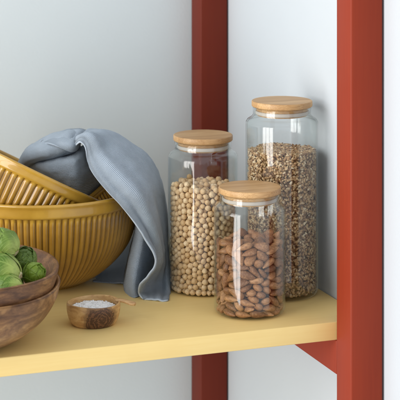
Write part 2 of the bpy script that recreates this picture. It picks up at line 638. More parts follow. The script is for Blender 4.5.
# ------------------------------------------------------------------ glass jars
def make_jar(name, label, px, D, R, H, lid_r, group):
    """H = height of the lid's top"""
    t = thing(name, label, 'jar', G(px, D), (0, 0, 0), group)
    zs = H - 0.034                 # where the wall turns in to the shoulder
    neck = lid_r - 0.0026
    zt = H - 0.0100                # glass rim
    th = 0.0019
    outer = [(0, 0.0012), (R * 0.55, 0.0010), (R - 0.011, 0.0003), (R - 0.006, 0.0006), (R - 0.0025, 0.0026), (R - 0.0006, 0.0062), (R, 0.011)]
    for k in range(1, 9):
        outer.append((R, 0.011 + (zs - 0.011) * k / 8))
    sh = [(R - 0.0006, zs + 0.0035), (R - 0.0026, zs + 0.0072), (neck + 0.0030, zs + 0.0105), (neck + 0.0010, zs + 0.0130), (neck + 0.0004, zs + 0.0155), (neck + 0.0006, zt)]
    outer += sh
    inner = [(neck - 0.0010, zt + 0.0006), (neck - th + 0.0004, zt - 0.0002), (neck - th, zs + 0.0155), (neck - th + 0.0008, zs + 0.0125), (neck + 0.0008, zs + 0.0098), (R - th - 0.0028, zs + 0.0066),
             (R - th - 0.0008, zs + 0.0030), (R - th, zs)]
    for k in range(7, -1, -1):
        inner.append((R - th, 0.013 + (zs - 0.013) * k / 8))
    inner += [(R - th - 0.001, 0.0100), (R - th - 0.004, 0.0074), (R - 0.011, 0.0064), (R * 0.5, 0.0060), (0, 0.0060)]
    prof = [tuple(p) for p in catmull(outer, 2)] + [tuple(p) for p in catmull(inner, 2)]
    prof = [(max(r, 0), z) for r, z in prof]
    prof[0] = (0, prof[0][1])
    prof[-1] = (0, prof[-1][1])
    obj('glass_body', lathe(prof, 128), M_GLASS, t)
    # bamboo lid: disc with a thinner plug below, and a clear sealing ring
    lt = 0.0085
    e = 0.0013
    lp = [(0, H), (lid_r * 0.5, H), (lid_r - e, H), (lid_r - e * 0.35, H - e * 0.35), (lid_r, H - e), (lid_r, H - lt + e), (lid_r - e * 0.35, H - lt + e * 0.35), (lid_r - e, H - lt),
          (neck - 0.004, H - lt), (neck - 0.0045, H - lt - 0.0005), (neck - 0.0045, H - lt - 0.012), (neck - 0.0055, H - lt - 0.013), (0, H - lt - 0.013)]
    lid = obj('lid', lathe(lp, 128), M_BAMBOO_DARK if px == JC[0] else M_BAMBOO, t)
    for p in lid.data.polygons:
        p.use_smooth = abs(p.normal.z) < 0.95
    lid.data.transform(Matrix.Rotation(random.Random(int(px)).uniform(0, 3), 4, 'Z'))
    seal = bmesh.new()
    for zc in (H - lt - 0.0085,):
        ring = []
        for s in range(12):
            a = 2 * math.pi * s / 12
            ring.append((neck - 0.0036 + 0.0015 * math.cos(a), zc + 0.0027 * math.sin(a)))
        ring.append(ring[0])
        lathe(ring, 96, seal)
    bmesh.ops.remove_doubles(seal, verts=seal.verts, dist=1e-6)
    obj('seal', seal, M_SIL, lid)
    return t


JG = 'straight glass storage jars with bamboo lids'
JA = (249.7, 2.330)
JC = (203.0, 2.450)
JT = (282.0, 2.427)
make_jar('glass_jar', 'shortest glass jar, in front, filled with brown almonds, round bamboo lid', JA[0], JA[1], 0.0505, 0.1765, 0.0440, JG)
make_jar('glass_jar', 'middle height glass jar of beige chickpeas, beside the blue cloth', JC[0], JC[1], 0.0518, 0.2290, 0.0440, JG)
make_jar('glass_jar', 'tallest glass jar, filled with small mixed grain, next to the wall at right', JT[0], JT[1], 0.0530, 0.2830, 0.0446, JG)

# resting places of the nuts and peas: x, y, z in tenths of a millimetre, (turn w, x, y, z in hundredths,) size in percent
ALMOND_DATA = [
    -154, -384, 911, 2, -15, -11, 98, 97, -137, -386, 814, 84, 46, -23, 20, 94, -214, -354, 986, 13, 16, 95, -23, 98,
    -277, -323, 843, 55, 52, 20, -63, 99, 13, -410, 857, 35, -29, -29, -84, 104, 15, -405, 984, 4, 20, 79, 57, 98,
    -281, -244, 994, 25, -28, 93, 4, 100, -68, -303, 825, 26, -40, 80, 36, 107, -334, -205, 896, 78, 47, 24, -34, 101,
    3, -315, 939, 89, 16, 35, -25, 99, 172, -373, 921, 18, -97, -9, -8, 103, -195, -237, 854, 10, 60, 74, 28, 94, 111, -292, 831, 5, 86, -50, 7, 105,
    259, -341, 848, 29, -16, 57, -75, 94, -280, -140, 805, 5, -83, 55, 4, 104, -369, -78, 895, 13, 18, 94, 25, 99,
    -375, -65, 990, 89, 5, -1, -45, 106, -130, -223, 968, 57, 23, 1, 79, 95, -220, -182, 939, 78, 7, 9, -62, 95, 244, -257, 930, 91, 1, -35, -22, 106,
    -191, -381, 596, 80, -52, 25, -15, 101, -184, -373, 206, 19, 91, -34, -15, 96, -97, -401, 648, 17, 88, -17, -40, 101,
    -250, -337, 717, 82, 34, -10, -44, 95, -235, -340, 49, 18, 92, -33, -10, 96, -40, -409, 52, 97, -20, 7, -15, 104,
    -363, 29, 860, 13, -8, -6, 99, 98, -60, -165, 906, 2, -99, 1, -16, 95, -262, -324, 486, 86, 33, -23, -31, 105,
    -74, -387, 515, 6, 19, 97, -12, 104, 99, -208, 913, 21, 61, 76, 12, 96, -149, -351, 121, 8, -78, 60, -17, 96,
    76, -197, 997, 15, -67, 72, -13, 103, -314, -285, 334, 33, -16, -84, 39, 105, -173, -336, 425, 9, 97, 11, 22, 97,
    -29, -381, 721, 71, -21, 33, 59, 102, 19, -395, 615, 35, -37, 1, -86, 99, -415, 86, 950, 11, 54, -65, -53, 99,
    327, -184, 888, 11, -45, -89, 3, 93, -30, -373, 135, 2, 77, 56, -31, 99, -116, -340, 353, 2, 78, 63, 5, 100,
    -100, -344, 257, 13, -62, -76, 13, 105, -28, -364, 406, 80, 14, 26, 53, 100, -166, -76, 875, 32, -94, -1, 10, 95,
    27, -374, 300, 90, -9, 14, 40, 102, -276, -259, 159, 32, -61, -70, 20, 100, -344, -229, 556, 19, 49, 76, -37, 97,
    -374, -215, 773, 61, -54, 52, -26, 99, -101, -80, 972, 13, 9, 98, 9, 102, -190, -280, 617, 54, 77, -20, -28, 96,
    117, -391, 746, 23, -24, 93, -11, 105, 199, -186, 990, 56, 7, -11, -82, 101, 125, -392, 121, 19, -6, 14, -97, 97,
    62, -369, 199, 21, 48, 84, -15, 102, 342, -151, 968, 61, 2, 12, 78, 102, 64, -367, 463, 17, 51, 84, -5, 96, -357, -213, 135, 10, 78, -57, -23, 95,
    -355, -209, 241, 83, -16, 7, -53, 100, 139, -387, 660, 5, -31, 95, -5, 99, 101, -365, 44, 3, 92, -38, -9, 96, 10, -96, 852, 16, -40, -90, 8, 99,
    -290, -213, 406, 92, 4, 18, -36, 98, -363, -185, 47, 2, 77, -63, -9, 104, 103, -353, 356, 7, -78, -54, 31, 101,
    -196, -231, 322, 9, -80, 60, 5, 102, -301, -188, 701, 24, 14, 6, -96, 105, -214, -219, 239, 1, 85, -52, 7, 93,
    -169, 11, 834, 87, 16, 14, -45, 104, -225, -203, 61, 4, 24, -93, 28, 95, -317, 153, 864, 18, 20, -10, 96, 104,
    213, -349, 206, 20, -37, 14, -89, 105, 160, -95, 889, 15, 20, 97, -1, 93, 224, -351, 405, 34, 91, 20, -12, 98,
    184, -334, 576, 6, -84, -50, -19, 103, -266, 68, 965, 1, 97, 23, 10, 101, -344, -136, 317, 92, -24, 25, 21, 105,
    227, -340, 306, 43, -1, -6, -90, 102, -143, 31, 939, 11, -13, 98, 13, 98, 26, -30, 943, 55, 4, -14, 82, 94, -394, -112, 486, 40, -44, 54, 61, 104,
    -10, 5, 802, 93, 11, 3, -35, 101, 205, -294, 65, 2, -30, -92, -23, 107, 226, -300, 480, 4, 4, -96, 27, 107, -380, -74, 666, 65, -51, -31, 46, 105,
    267, -75, 827, 1, -6, -99, 12, 104, -161, -232, 771, 67, 12, -31, 66, 100, 14, -288, 733, 83, -49, -10, -26, 97, -54, -264, 44, 100, -6, 5, 3, 95,
    301, -307, 725, 81, 51, 23, 19, 95, -82, -250, 571, 7, -30, -94, 12, 100, 150, -14, 953, 10, 84, 35, -40, 100, 49, 25, 879, 1, 8, -18, 98, 98,
    -175, -212, 511, 57, 15, 11, 80, 103, -316, 244, 929, 19, 14, -97, 9, 96, -426, -34, 745, 22, -57, -5, 79, 100,
    -158, -214, 171, 12, -86, 41, -29, 99, 409, -15, 870, 81, -4, 23, 53, 104, -296, -76, 369, 4, -5, -93, 37, 100,
    -331, -60, 182, 6, -16, 10, 98, 107, -123, -220, 660, 84, -15, 15, -50, 105, -393, -35, 259, 29, -37, 87, 16, 103,
    -340, 266, 822, 57, 64, 20, 48, 100, -31, -243, 308, 11, -6, 14, 98, 103, 43, -264, 493, 31, -4, -18, -93, 94,
    307, -271, 580, 51, 19, -12, -83, 105, -83, 107, 877, 4, 70, -71, -1, 93, -188, -170, 425, 23, -53, -80, 15, 96,
    -365, -16, 451, 27, 1, 46, -84, 105, 31, -245, 222, 89, -9, 3, 46, 93, -378, -5, 64, 79, -51, -15, 30, 98, -271, -128, 506, 32, -64, 43, -55, 94,
    -70, -198, 124, 36, -16, -1, 92, 106, 43, -239, 608, 10, -32, -89, 30, 101, -256, -130, 620, 13, -97, -19, -2, 103,
    107, -260, 147, 20, 20, 27, -92, 103, 335, -255, 203, 36, -38, 35, -77, 106, -355, -4, 567, 21, -98, 5, 4, 104,
    288, -235, 379, 12, -8, 99, -3, 104, 87, -244, 396, 11, -3, 23, 97, 102, -58, -190, 435, 5, 71, 70, 0, 101, 275, 9, 889, 55, -29, -2, -78, 104,
    -21, -202, 773, 76, -52, 35, 17, 94, -128, 165, 801, 35, -11, 1, -93, 95, 310, 94, 960, 23, -55, -66, 45, 106,
    157, -253, 710, 15, -19, 97, 1, 106, 268, -204, 135, 0, 88, -44, -18, 104, 216, 52, 804, 29, 89, -25, -26, 94,
    426, 63, 970, 70, 30, -63, -11, 101, -282, -78, 73, 2, -61, -63, 47, 97, 279, -192, 664, 5, 88, -48, 0, 94, -367, 44, 181, 6, 26, -48, -84, 100,
    -121, 191, 956, 5, 92, 35, 14, 100, 34, 136, 820, 9, -31, -94, 11, 93, -426, 73, 356, 56, 43, 63, 31, 96, 301, -190, 770, 84, 4, 48, 26, 105,
    -203, 313, 931, 60, -40, 7, -68, 96, -42, -149, 356, 29, 1, 0, -96, 96, -170, -102, 277, 92, -1, 1, -40, 95, 183, 89, 990, 85, 33, 4, -39, 102,
    -1, 156, 928, 47, 8, 30, 82, 94, 367, -208, 60, 49, 25, -34, -76, 98, -32, -140, 201, 20, 91, 32, -17, 98, -173, 233, 861, 51, -8, -14, -84, 95,
    57, -168, 86, 47, 35, 10, 80, 96, -29, -136, 659, 33, 48, -81, -1, 99, -366, 73, 672, 88, -40, -19, -16, 98, 169, -206, 542, 2, -90, 44, 0, 101,
    -162, -85, 751, 14, -48, -86, 13, 95, -116, -101, 484, 10, -86, 48, -17, 97, -318, 60, 382, 49, -3, 18, -85, 94,
    -150, -86, 564, 14, 26, 95, -1, 102, 202, -211, 270, 89, 23, 32, -23, 104, 379, -185, 495, 62, -12, 45, -63, 103,
    -37, -115, 46, 2, -39, 92, 0, 98, 272, -140, 52, 64, 16, -14, -74, 104, -286, -22, 738, 67, 7, 40, -63, 104, 164, 135, 892, 10, 1, 97, -21, 101,
    30, -135, 536, 47, -80, -37, 9, 94, 355, -167, 305, 1, 97, 22, 7, 96, -364, 101, 72, 91, -36, -21, 4, 95, -381, 109, 256, 2, 39, -28, -88, 103,
    -41, -99, 772, 33, 29, -85, 31, 96, -354, 104, 775, 18, -97, -10, 14, 104, -409, 132, 495, 58, -50, -43, 48, 103,
    91, -135, 268, 11, -99, -3, 8, 97, 94, -133, 414, 97, -15, 19, -6, 97, 226, -178, 467, 13, 8, 31, -94, 99, 323, 195, 875, 20, -5, 98, 5, 97,
    -232, -7, 116, 86, -9, 2, -50, 99, 400, -147, 648, 51, 37, -72, -29, 100, 86, -116, 736, 51, -50, -48, 51, 97, -315, 116, 544, 59, -6, 80, 7, 106,
    113, -125, 625, 10, 51, 85, -5, 103, -242, 5, 622, 26, 27, -93, -8, 100, -59, -62, 259, 32, 66, -68, -1, 101, -101, -46, 368, 78, 46, 19, 38, 96,
    -40, 338, 913, 93, -29, -8, 21, 102, 185, 257, 986, 90, -18, 33, -21, 106, -152, -21, 47, 70, -8, -1, 71, 101, 43, 312, 992, 85, 41, 33, -7, 105,
    182, -142, 790, 45, -34, -43, -71, 97, 162, -133, 63, 40, -69, 58, -17, 105, 105, 210, 947, 91, -37, 17, 8, 98,
    -160, -11, 673, 18, -35, -92, 8, 101, 348, 209, 987, 33, 19, 87, 32, 98, -384, 156, 131, 45, 2, -26, -85, 97, -137, -19, 172, 79, -7, 15, 60, 105,
    170, 193, 805, 92, 23, 14, -30, 97, 1, 261, 862, 19, 10, -1, -98, 98, 413, -120, 788, 60, 57, 36, 42, 102, -226, 31, 320, 95, 4, -24, -20, 97,
    297, -68, 543, 4, 86, -41, 29, 102, -31, -34, 126, 14, -35, 92, -4, 101, -30, -33, 464, 10, -76, 61, -20, 93, 383, -97, 420, 0, 89, -27, -37, 96,
    192, 293, 877, 28, 88, -37, -3, 98, 386, -94, 138, 38, 23, -14, -88, 93, 403, -93, 243, 7, 72, -68, -12, 97, -317, 173, 703, 5, -99, 11, -5, 101,
    151, -81, 184, 15, 89, 38, 19, 107, -203, 48, 423, 72, 6, -9, 68, 97, -72, 407, 969, 1, -12, 14, 98, 97, -190, 50, 234, 5, 32, -9, -94, 105,
    -373, 201, 355, 61, 13, 78, 2, 103, 57, 367, 805, 57, -56, 59, -8, 106, 5, -16, 553, 10, -43, 90, -2, 106, 132, -59, 484, 98, 4, 1, -21, 100,
    -80, 426, 867, 72, 65, -5, 24, 94, 293, 290, 814, 6, -52, -83, -17, 100, -361, 217, 595, 38, 21, -43, -79, 104,
    -128, 47, 742, 92, -17, 13, -32, 105, 279, -99, 388, 7, -98, 3, 20, 105, 194, -68, 327, 6, -99, 5, 8, 104, -216, 82, 506, 76, -2, 10, 64, 94,
    4, 8, 656, 91, -24, 8, -34, 99, -97, 46, 526, 2, -75, 41, -52, 105, 370, -38, 712, 12, 96, 21, -15, 104, -235, 101, 45, 47, 8, 10, -88, 93,
    -347, 229, 208, 33, -8, 16, -93, 95, 81, -10, 224, 11, -42, 89, -17, 107, 179, -45, 575, 30, -22, -11, 92, 97, 268, -76, 241, 56, 15, 2, 81, 101,
    279, 327, 923, 55, 77, -10, -30, 101, 325, -4, 328, 82, -52, 4, -24, 99, 1, 30, 303, 47, -2, 8, 88, 106, -306, 227, 47, 15, -67, 72, -3, 98,
    375, -20, 49, 25, -17, -12, 94, 97, 196, -38, 676, 2, 99, -16, 0, 103, 38, 20, 396, 55, 2, -9, -83, 101, 169, -19, 767, 15, 95, -21, -18, 97,
    -268, 227, 486, 59, 31, -9, 74, 102, 358, 6, 626, 17, -98, -4, 4, 101, 122, 411, 924, 79, -45, 36, 18, 100, -281, 238, 303, 13, 80, -59, 4, 98,
    383, -1, 520, 29, 24, 56, 74, 95, 10, 51, 50, 8, 11, -7, -99, 107, -205, 131, 140, 97, -16, 12, -12, 94, -141, 108, 360, 18, 3, 11, 98, 101,
    -208, 229, 770, 96, 19, 13, 15, 95, -64, 96, 211, 81, 48, -21, -26, 100, -126, 119, 632, 6, -96, 12, 24, 105, 169, 13, 425, 15, -46, 88, 2, 97,
    295, -28, 164, 16, -95, -18, -19, 102, -88, 112, 73, 1, -70, 66, -29, 100, 194, 22, 46, 13, 9, -4, -99, 99, 377, 42, 763, 51, 83, -23, 0, 95,
    429, 24, 373, 33, -67, 22, -62, 100, -218, 175, 575, 26, -80, 53, -12, 94, -202, 260, 673, 18, -37, 90, -16, 106, 29, 91, 736, 44, 16, 4, 89, 106,
    332, 68, 443, 24, -77, -59, 2, 101, 378, 55, 157, 91, 27, -32, 3, 103, -222, 197, 223, 5, -88, -44, 19, 95, -180, 269, 373, 18, -90, -38, 11, 103,
    111, 87, 633, 16, 12, -17, 96, 103, 99, 101, 488, 96, 19, 2, 23, 96, 24, 131, 182, 68, 48, 1, -55, 105, -279, 327, 391, 71, 47, 53, -1, 102,
    302, 119, 567, 90, 6, 41, 14, 98, 420, 84, 511, 74, -21, 60, 22, 97, -266, 336, 708, 73, -56, -28, 29, 102, 203, 83, 129, 88, -35, -3, 33, 105,
    180, 92, 302, 95, -17, 9, 26, 103, 373, 111, 264, 6, 66, -73, -19, 100, 216, 88, 708, 95, -6, 11, -30, 107, -131, 215, 444, 8, -66, 74, 10, 105,
    -191, 323, 570, 24, -91, 27, 20, 105, 358, 125, 675, 13, -8, -33, 93, 94, -147, 224, 279, 2, -81, -57, 13, 94,
    -66, 196, 703, 20, -60, -77, 10, 101, 48, 157, 589, 18, -92, 33, 13, 106, 233, 91, 515, 91, -4, 16, 37, 94, -91, 209, 543, 95, -3, -11, 27, 100,
    -3, 179, 413, 22, 81, 54, -1, 103, -220, 347, 139, 90, 13, 5, 41, 102, 346, 142, 784, 17, 28, 82, -47, 105, 130, 144, 164, 43, 3, 88, -18, 94,
    -153, 251, 53, 2, -29, 90, 32, 97, -190, 350, 788, 13, -94, 3, 31, 97, 66, 173, 341, 15, 22, 6, -96, 106, 353, 153, 374, 56, 34, -19, -73, 106,
    -177, 349, 229, 2, -100, -6, 1, 99, 387, 147, 48, 65, -20, -5, 73, 97, -209, 365, 479, 0, -37, 23, -90, 97, 19, 199, 501, 25, 5, -16, -95, 98,
    243, 120, 381, 13, -73, 65, -17, 101, -47, 227, 323, 90, 29, 34, 0, 94, -116, 255, 153, 61, 2, -14, 78, 105, 39, 205, 122, 48, 5, 28, -83, 94,
    -153, 362, 314, 39, -8, 23, -89, 99,
]
PEA_DATA = [
    -200, -298, 37, 86, 92, -439, 37, 86, -66, -445, 37, 86, -90, 354, 37, 97, -311, 324, 37, 87, 260, -263, 38, 88, 282, -347, 38, 91,
    408, -182, 39, 94, -280, 249, 39, 90, -250, 370, 39, 91, -139, -425, 39, 91, 433, -105, 39, 95, 268, 271, 39, 91, -350, 78, 39, 94,
    -422, -145, 39, 98, 416, 156, 39, 97, -180, 331, 40, 98, -53, -371, 40, 93, -356, -200, 40, 96, 131, 347, 41, 98, -132, -345, 41, 106,
    190, 403, 41, 95, -359, 262, 41, 97, 188, 287, 41, 95, 359, -57, 41, 101, -315, 175, 42, 100, 361, 26, 42, 98, -431, 109, 42, 98,
    -284, -342, 42, 98, 30, -361, 42, 103, -440, 22, 42, 106, -280, -164, 42, 101, -439, -65, 42, 99, 337, -285, 43, 103, 13, -442, 43, 103,
    111, -337, 43, 100, -342, -282, 43, 100, 435, 73, 44, 106, 196, -315, 44, 109, -210, -388, 44, 105, -262, -248, 44, 102, 22, 441, 44, 103,
    -365, -27, 44, 104, 27, 347, 44, 109, -153, 414, 45, 108, 108, 428, 45, 104, -400, 186, 45, 107, 310, 177, 45, 107, 365, 245, 45, 108,
    324, -196, 46, 107, 440, -20, 47, 110, 259, 355, 47, 108, 169, -405, 48, 111, -66, 437, 53, 105, -349, -127, 76, 98, 357, 106, 79, 110,
    322, 309, 79, 92, 385, -237, 86, 87, 240, 213, 90, 105, -47, 319, 99, 101, -244, 276, 101, 91, -232, -293, 102, 87, 237, -374, 102, 106,
    235, 297, 104, 90, -357, 134, 104, 106, 308, -327, 105, 88, -19, -350, 105, 88, -303, 215, 106, 89, -376, 35, 108, 106, -403, -189, 108, 98,
    -94, 383, 112, 92, -181, 370, 112, 94, 85, 362, 112, 104, 434, 120, 113, 89, -312, -321, 113, 92, -10, 397, 113, 108, 165, 332, 114, 95,
    441, -87, 114, 86, 353, -99, 115, 101, 155, 418, 115, 94, 398, 195, 116, 107, 447, 31, 116, 90, -383, 227, 116, 99, 66, 441, 116, 96,
    -42, -438, 116, 111, -446, -20, 116, 102, -327, 296, 116, 111, -140, -423, 117, 99, 275, -243, 117, 109, 145, -347, 117, 98, 374, -11, 118, 107,
    -250, -369, 119, 99, 413, -162, 121, 104, 60, -326, 121, 110, 228, 383, 121, 95, -263, 357, 121, 108, -363, -260, 122, 97, -425, -108, 123, 112,
    51, -440, 123, 105, -167, -340, 124, 107, -309, -175, 126, 91, -435, 97, 127, 100, 208, -297, 127, 94, -282, -249, 127, 93, 314, 204, 127, 95,
    134, -424, 132, 97, 360, 267, 133, 89, -317, -86, 133, 90, 344, -201, 137, 90, 320, 55, 141, 99, -144, 430, 144, 87, 291, 336, 149, 99,
    349, -277, 150, 96, -85, -365, 150, 101, -129, 318, 152, 105, -371, -38, 152, 95, -68, 441, 162, 98, 351, 138, 164, 101, 444, -32, 165, 98,
    -361, -138, 167, 87, -197, -402, 170, 89, 5, -386, 172, 97, 402, 72, 173, 105, 263, 254, 173, 111, 215, 325, 174, 89, -408, 168, 175, 111,
    -368, 89, 175, 93, -312, 167, 176, 110, -284, 249, 177, 95, -56, 358, 179, 102, 268, -334, 180, 110, -207, -282, 180, 108, -444, 34, 180, 96,
    374, -64, 181, 86, -216, 304, 181, 111, 13, 443, 181, 101, 109, 436, 182, 90, 199, -394, 182, 107, -331, -298, 186, 98, -396, -206, 186, 96,
    233, -258, 188, 88, -200, 395, 189, 106, -317, -219, 191, 90, 424, 150, 191, 87, 432, -117, 191, 99, 60, 376, 192, 90, -441, -55, 193, 99,
    345, -140, 194, 110, -309, 324, 195, 89, 185, 400, 195, 109, -125, -425, 198, 105, 383, 221, 198, 107, -366, 247, 199, 105, 87, -360, 200, 103,
    295, -216, 203, 105, 280, 163, 204, 98, -147, -345, 205, 88, 336, 293, 205, 95, -263, -352, 207, 112, 386, -222, 208, 108, 351, 11, 211, 110,
    129, -429, 212, 89, 50, -439, 213, 104, -425, -134, 213, 96, 312, 89, 217, 95, 449, 27, 219, 88, -126, 427, 220, 97, -40, -440, 221, 107,
    -368, 15, 222, 112, 265, 360, 223, 94, -360, -79, 226, 111, -310, 85, 228, 92, 189, -315, 229, 110, -272, -267, 230, 88, -77, -364, 231, 94,
    329, -295, 232, 106, -430, 100, 235, 107, -150, 335, 237, 106, 414, -38, 239, 90, -46, 445, 240, 95, -347, -166, 241, 99, 1, -370, 248, 93,
    365, 148, 249, 106, 433, 96, 249, 98, -258, 360, 249, 105, -357, 149, 249, 101, 142, 345, 250, 100, 272, 288, 251, 88, 318, 217, 251, 90,
    -363, -251, 252, 104, -259, 274, 252, 99, -298, 204, 253, 91, 333, -69, 254, 106, 64, 437, 254, 111, -79, 375, 255, 88, -191, -396, 255, 111,
    -2, 382, 257, 90, -447, 17, 259, 91, -208, -310, 260, 94, -336, 296, 261, 91, -318, -318, 263, 89, 410, -157, 269, 110, 333, -188, 270, 87,
    249, -259, 270, 106, 266, -350, 272, 110, 182, -400, 272, 112, -185, 402, 275, 102, 215, 392, 275, 92, -133, -333, 280, 96, -436, -64, 280, 108,
    391, 220, 282, 89, -116, -431, 282, 95, -378, 224, 284, 110, 99, -431, 285, 101, 372, -250, 286, 89, 73, -349, 287, 105, 364, 67, 290, 106,
    448, 9, 290, 90, 207, 307, 291, 98, 143, 422, 292, 96, 440, -79, 293, 92, -363, 73, 293, 105, -334, -26, 293, 96, -104, 435, 294, 91,
    13, -442, 294, 102, -414, -152, 298, 109, -260, -361, 299, 99, 338, 283, 299, 108, 278, 346, 301, 99, -419, 151, 303, 94, -322, -111, 303, 103,
    -305, -224, 304, 88, 83, 368, 304, 93, 378, -21, 308, 98, -53, -385, 311, 105, -127, 359, 311, 90, -443, 73, 312, 88, 326, -305, 314, 92,
    154, -325, 314, 102, -6, 441, 316, 106, 416, 147, 316, 103, -297, 333, 318, 94, -210, 330, 321, 109, 341, -126, 327, 111, -311, 201, 327, 88,
    156, 353, 329, 89, 261, 263, 329, 90, -383, -227, 330, 96, -405, 3, 331, 106, -246, -281, 331, 106, 316, 200, 332, 107, -261, 262, 334, 95,
    -49, 355, 336, 107, 302, -228, 337, 107, -330, -292, 339, 104, -201, -398, 339, 93, 76, 439, 342, 95, 20, -375, 345, 88, 389, -202, 348, 110,
    -156, 420, 348, 89, 226, -378, 351, 107, 434, 66, 353, 111, -141, -352, 353, 86, 30, 378, 353, 86, 148, -417, 355, 101, -330, -174, 355, 91,
    395, 211, 356, 89, 231, -287, 356, 106, -327, 31, 357, 99, -341, 130, 357, 103, 225, 380, 357, 104, -130, -426, 358, 95, 444, -33, 358, 97,
    -389, -86, 358, 110, -345, 272, 359, 111, 66, -439, 363, 100, 346, 118, 365, 109, 424, -118, 368, 109, 94, -351, 370, 101, -395, 197, 370, 103,
    355, 29, 372, 101, -77, 432, 374, 110, -21, -439, 376, 108, -261, -364, 376, 89, 92, 335, 378, 100, -427, 116, 379, 102, 197, 299, 380, 109,
    356, 272, 381, 90, -150, 342, 382, 93, 299, -329, 386, 95, 146, 414, 388, 110, 291, 328, 388, 109, 356, -271, 388, 92, -447, -36, 389, 88,
    -218, 386, 389, 101, -284, -231, 392, 101, 375, -54, 393, 92, -447, 38, 393, 88, -406, -171, 394, 109, -58, -365, 395, 97, 171, -334, 396, 93,
    -278, 320, 399, 111, -199, -317, 399, 106, 289, 244, 400, 91, 277, -175, 402, 95, 418, 150, 403, 99, -220, 256, 403, 93, 3, 444, 403, 99,
    281, 163, 405, 98, 356, -150, 408, 91, -365, -250, 409, 102, -373, -16, 415, 107, -183, -403, 419, 101, -78, 353, 421, 102, -296, 237, 421, 97,
    -309, -315, 423, 106, 36, -386, 423, 100, -364, 75, 424, 107, 391, 78, 425, 89, 282, -256, 426, 106, 442, 14, 427, 103, -126, -346, 427, 90,
    5, 364, 427, 97, 80, 440, 427, 90, 183, -407, 428, 94, -338, -115, 430, 110, 253, -370, 430, 89, -146, 413, 432, 112, -91, -433, 433, 102,
    391, -216, 434, 93, 375, 214, 435, 100, 108, -431, 436, 97, 439, -69, 439, 97, -200, 325, 440, 96, -380, 237, 441, 90, -428, -97, 443, 110,
    -331, 157, 444, 111, -415, 165, 444, 93, 423, -147, 446, 89, 211, 384, 449, 111, 346, 136, 450, 97, 365, -5, 451, 90, 241, 286, 453, 101,
    -251, -369, 454, 93, 88, 366, 454, 96, 106, -344, 457, 108, -440, 76, 460, 92, 155, 311, 460, 109, -332, 297, 460, 94, -243, -267, 461, 106,
    -64, 437, 462, 103, 331, 286, 463, 112, 321, -192, 466, 94, 365, -93, 469, 103, -12, -441, 471, 106, -347, -194, 472, 103, -257, 280, 472, 89,
    302, -328, 472, 94, -63, -368, 476, 103, 139, 423, 476, 95, -439, -10, 476, 110, 194, -339, 477, 105, -331, -46, 479, 87, -279, 351, 480, 90,
    -133, 342, 482, 93, 356, -268, 482, 96, 296, 201, 484, 112, 423, 127, 484, 104, 278, 351, 486, 91, -357, 24, 486, 88, -183, -330, 487, 109,
    344, 62, 489, 100, -346, -277, 489, 100, 22, 437, 492, 112, -383, 113, 494, 88, -418, -163, 494, 89, -208, 390, 496, 104, -146, -417, 496, 103,
    66, -443, 501, 89, -279, 206, 502, 106, 27, 350, 503, 96, 406, -189, 504, 89, 442, 45, 506, 98, 152, -413, 509, 107, 248, -271, 511, 111,
    -57, 364, 513, 107, 443, -37, 515, 95, 431, -117, 516, 93, -358, -112, 519, 104, -410, 178, 519, 91, 391, 203, 519, 107, -365, 248, 522, 104,
    -198, 306, 523, 103, -128, 421, 524, 107, -285, -333, 524, 110, -75, -442, 524, 87, 137, -307, 527, 89, 208, 340, 527, 100, 87, 395, 527, 88,
    372, -6, 528, 89, -288, -227, 528, 104, -438, -87, 528, 93, 98, 315, 528, 100, 347, -154, 531, 90, -414, 53, 531, 96, 55, -366, 533, 112,
    285, -198, 533, 88, 338, 134, 534, 99, -338, 158, 534, 88, -318, 315, 536, 91, 242, 257, 538, 110, -117, -352, 538, 92, 254, -360, 538, 106,
    -387, -222, 538, 95, -50, 446, 543, 89, 351, 273, 548, 98, -332, 76, 548, 108, 349, -77, 551, 94, 321, -304, 551, 102, -261, 365, 552, 87,
    -366, -26, 553, 110, 8, -445, 553, 95, 166, 410, 554, 104, -208, -387, 556, 110, 374, -238, 558, 100, -35, -371, 560, 111, -448, -18, 561, 88,
    -128, 339, 566, 107, -224, -278, 568, 109, 288, 332, 568, 108, -261, 279, 570, 88, -334, -171, 574, 96, 362, 61, 574, 103, 418, 133, 574, 111,
    -416, -153, 575, 100, 307, 204, 576, 105, -340, -282, 576, 103, 13, 405, 577, 105, -424, 121, 580, 105, 411, -165, 582, 103, -128, -422, 583, 105,
    -194, 397, 583, 103, 442, 11, 584, 102, 103, -428, 584, 107, 199, -303, 585, 110, 97, 438, 586, 86, -303, 210, 589, 105, 425, -77, 591, 108,
    189, -396, 592, 110, 164, 339, 594, 87, -147, -308, 595, 93, -391, 205, 595, 104, -350, 278, 598, 91, 272, -263, 598, 87, 113, -338, 600, 107,
    -359, -98, 603, 98, -445, 45, 604, 90, -202, 315, 605, 95, 228, 382, 606, 97, -346, 136, 607, 92, 86, 361, 608, 106, -437, -80, 608, 96,
    385, 221, 609, 101, 324, -185, 609, 112, -297, 334, 610, 92, -116, 428, 610, 101, -49, -441, 614, 99, -56, 364, 614, 103, -290, -338, 615, 95,
    30, -357, 618, 95, -284, -226, 618, 109, 226, 296, 619, 102, 370, -12, 619, 100, -211, -339, 621, 89, 343, 288, 622, 89, 282, -339, 622, 105,
    -383, -220, 623, 106, 338, 133, 625, 110, -369, 58, 627, 104, 345, -277, 630, 103, 33, -443, 631, 96, 341, -96, 637, 112, -290, -136, 642, 108,
    152, 414, 642, 106, 434, 76, 643, 106, -185, -407, 644, 92, 284, 246, 644, 89, -42, 441, 649, 99, -39, -371, 651, 88, -241, 374, 651, 95,
    -119, -358, 653, 101, 448, -28, 654, 86, 288, 337, 654, 98, 49, 436, 656, 112, -422, -143, 656, 93, 16, 358, 656, 92, -354, -28, 656, 109,
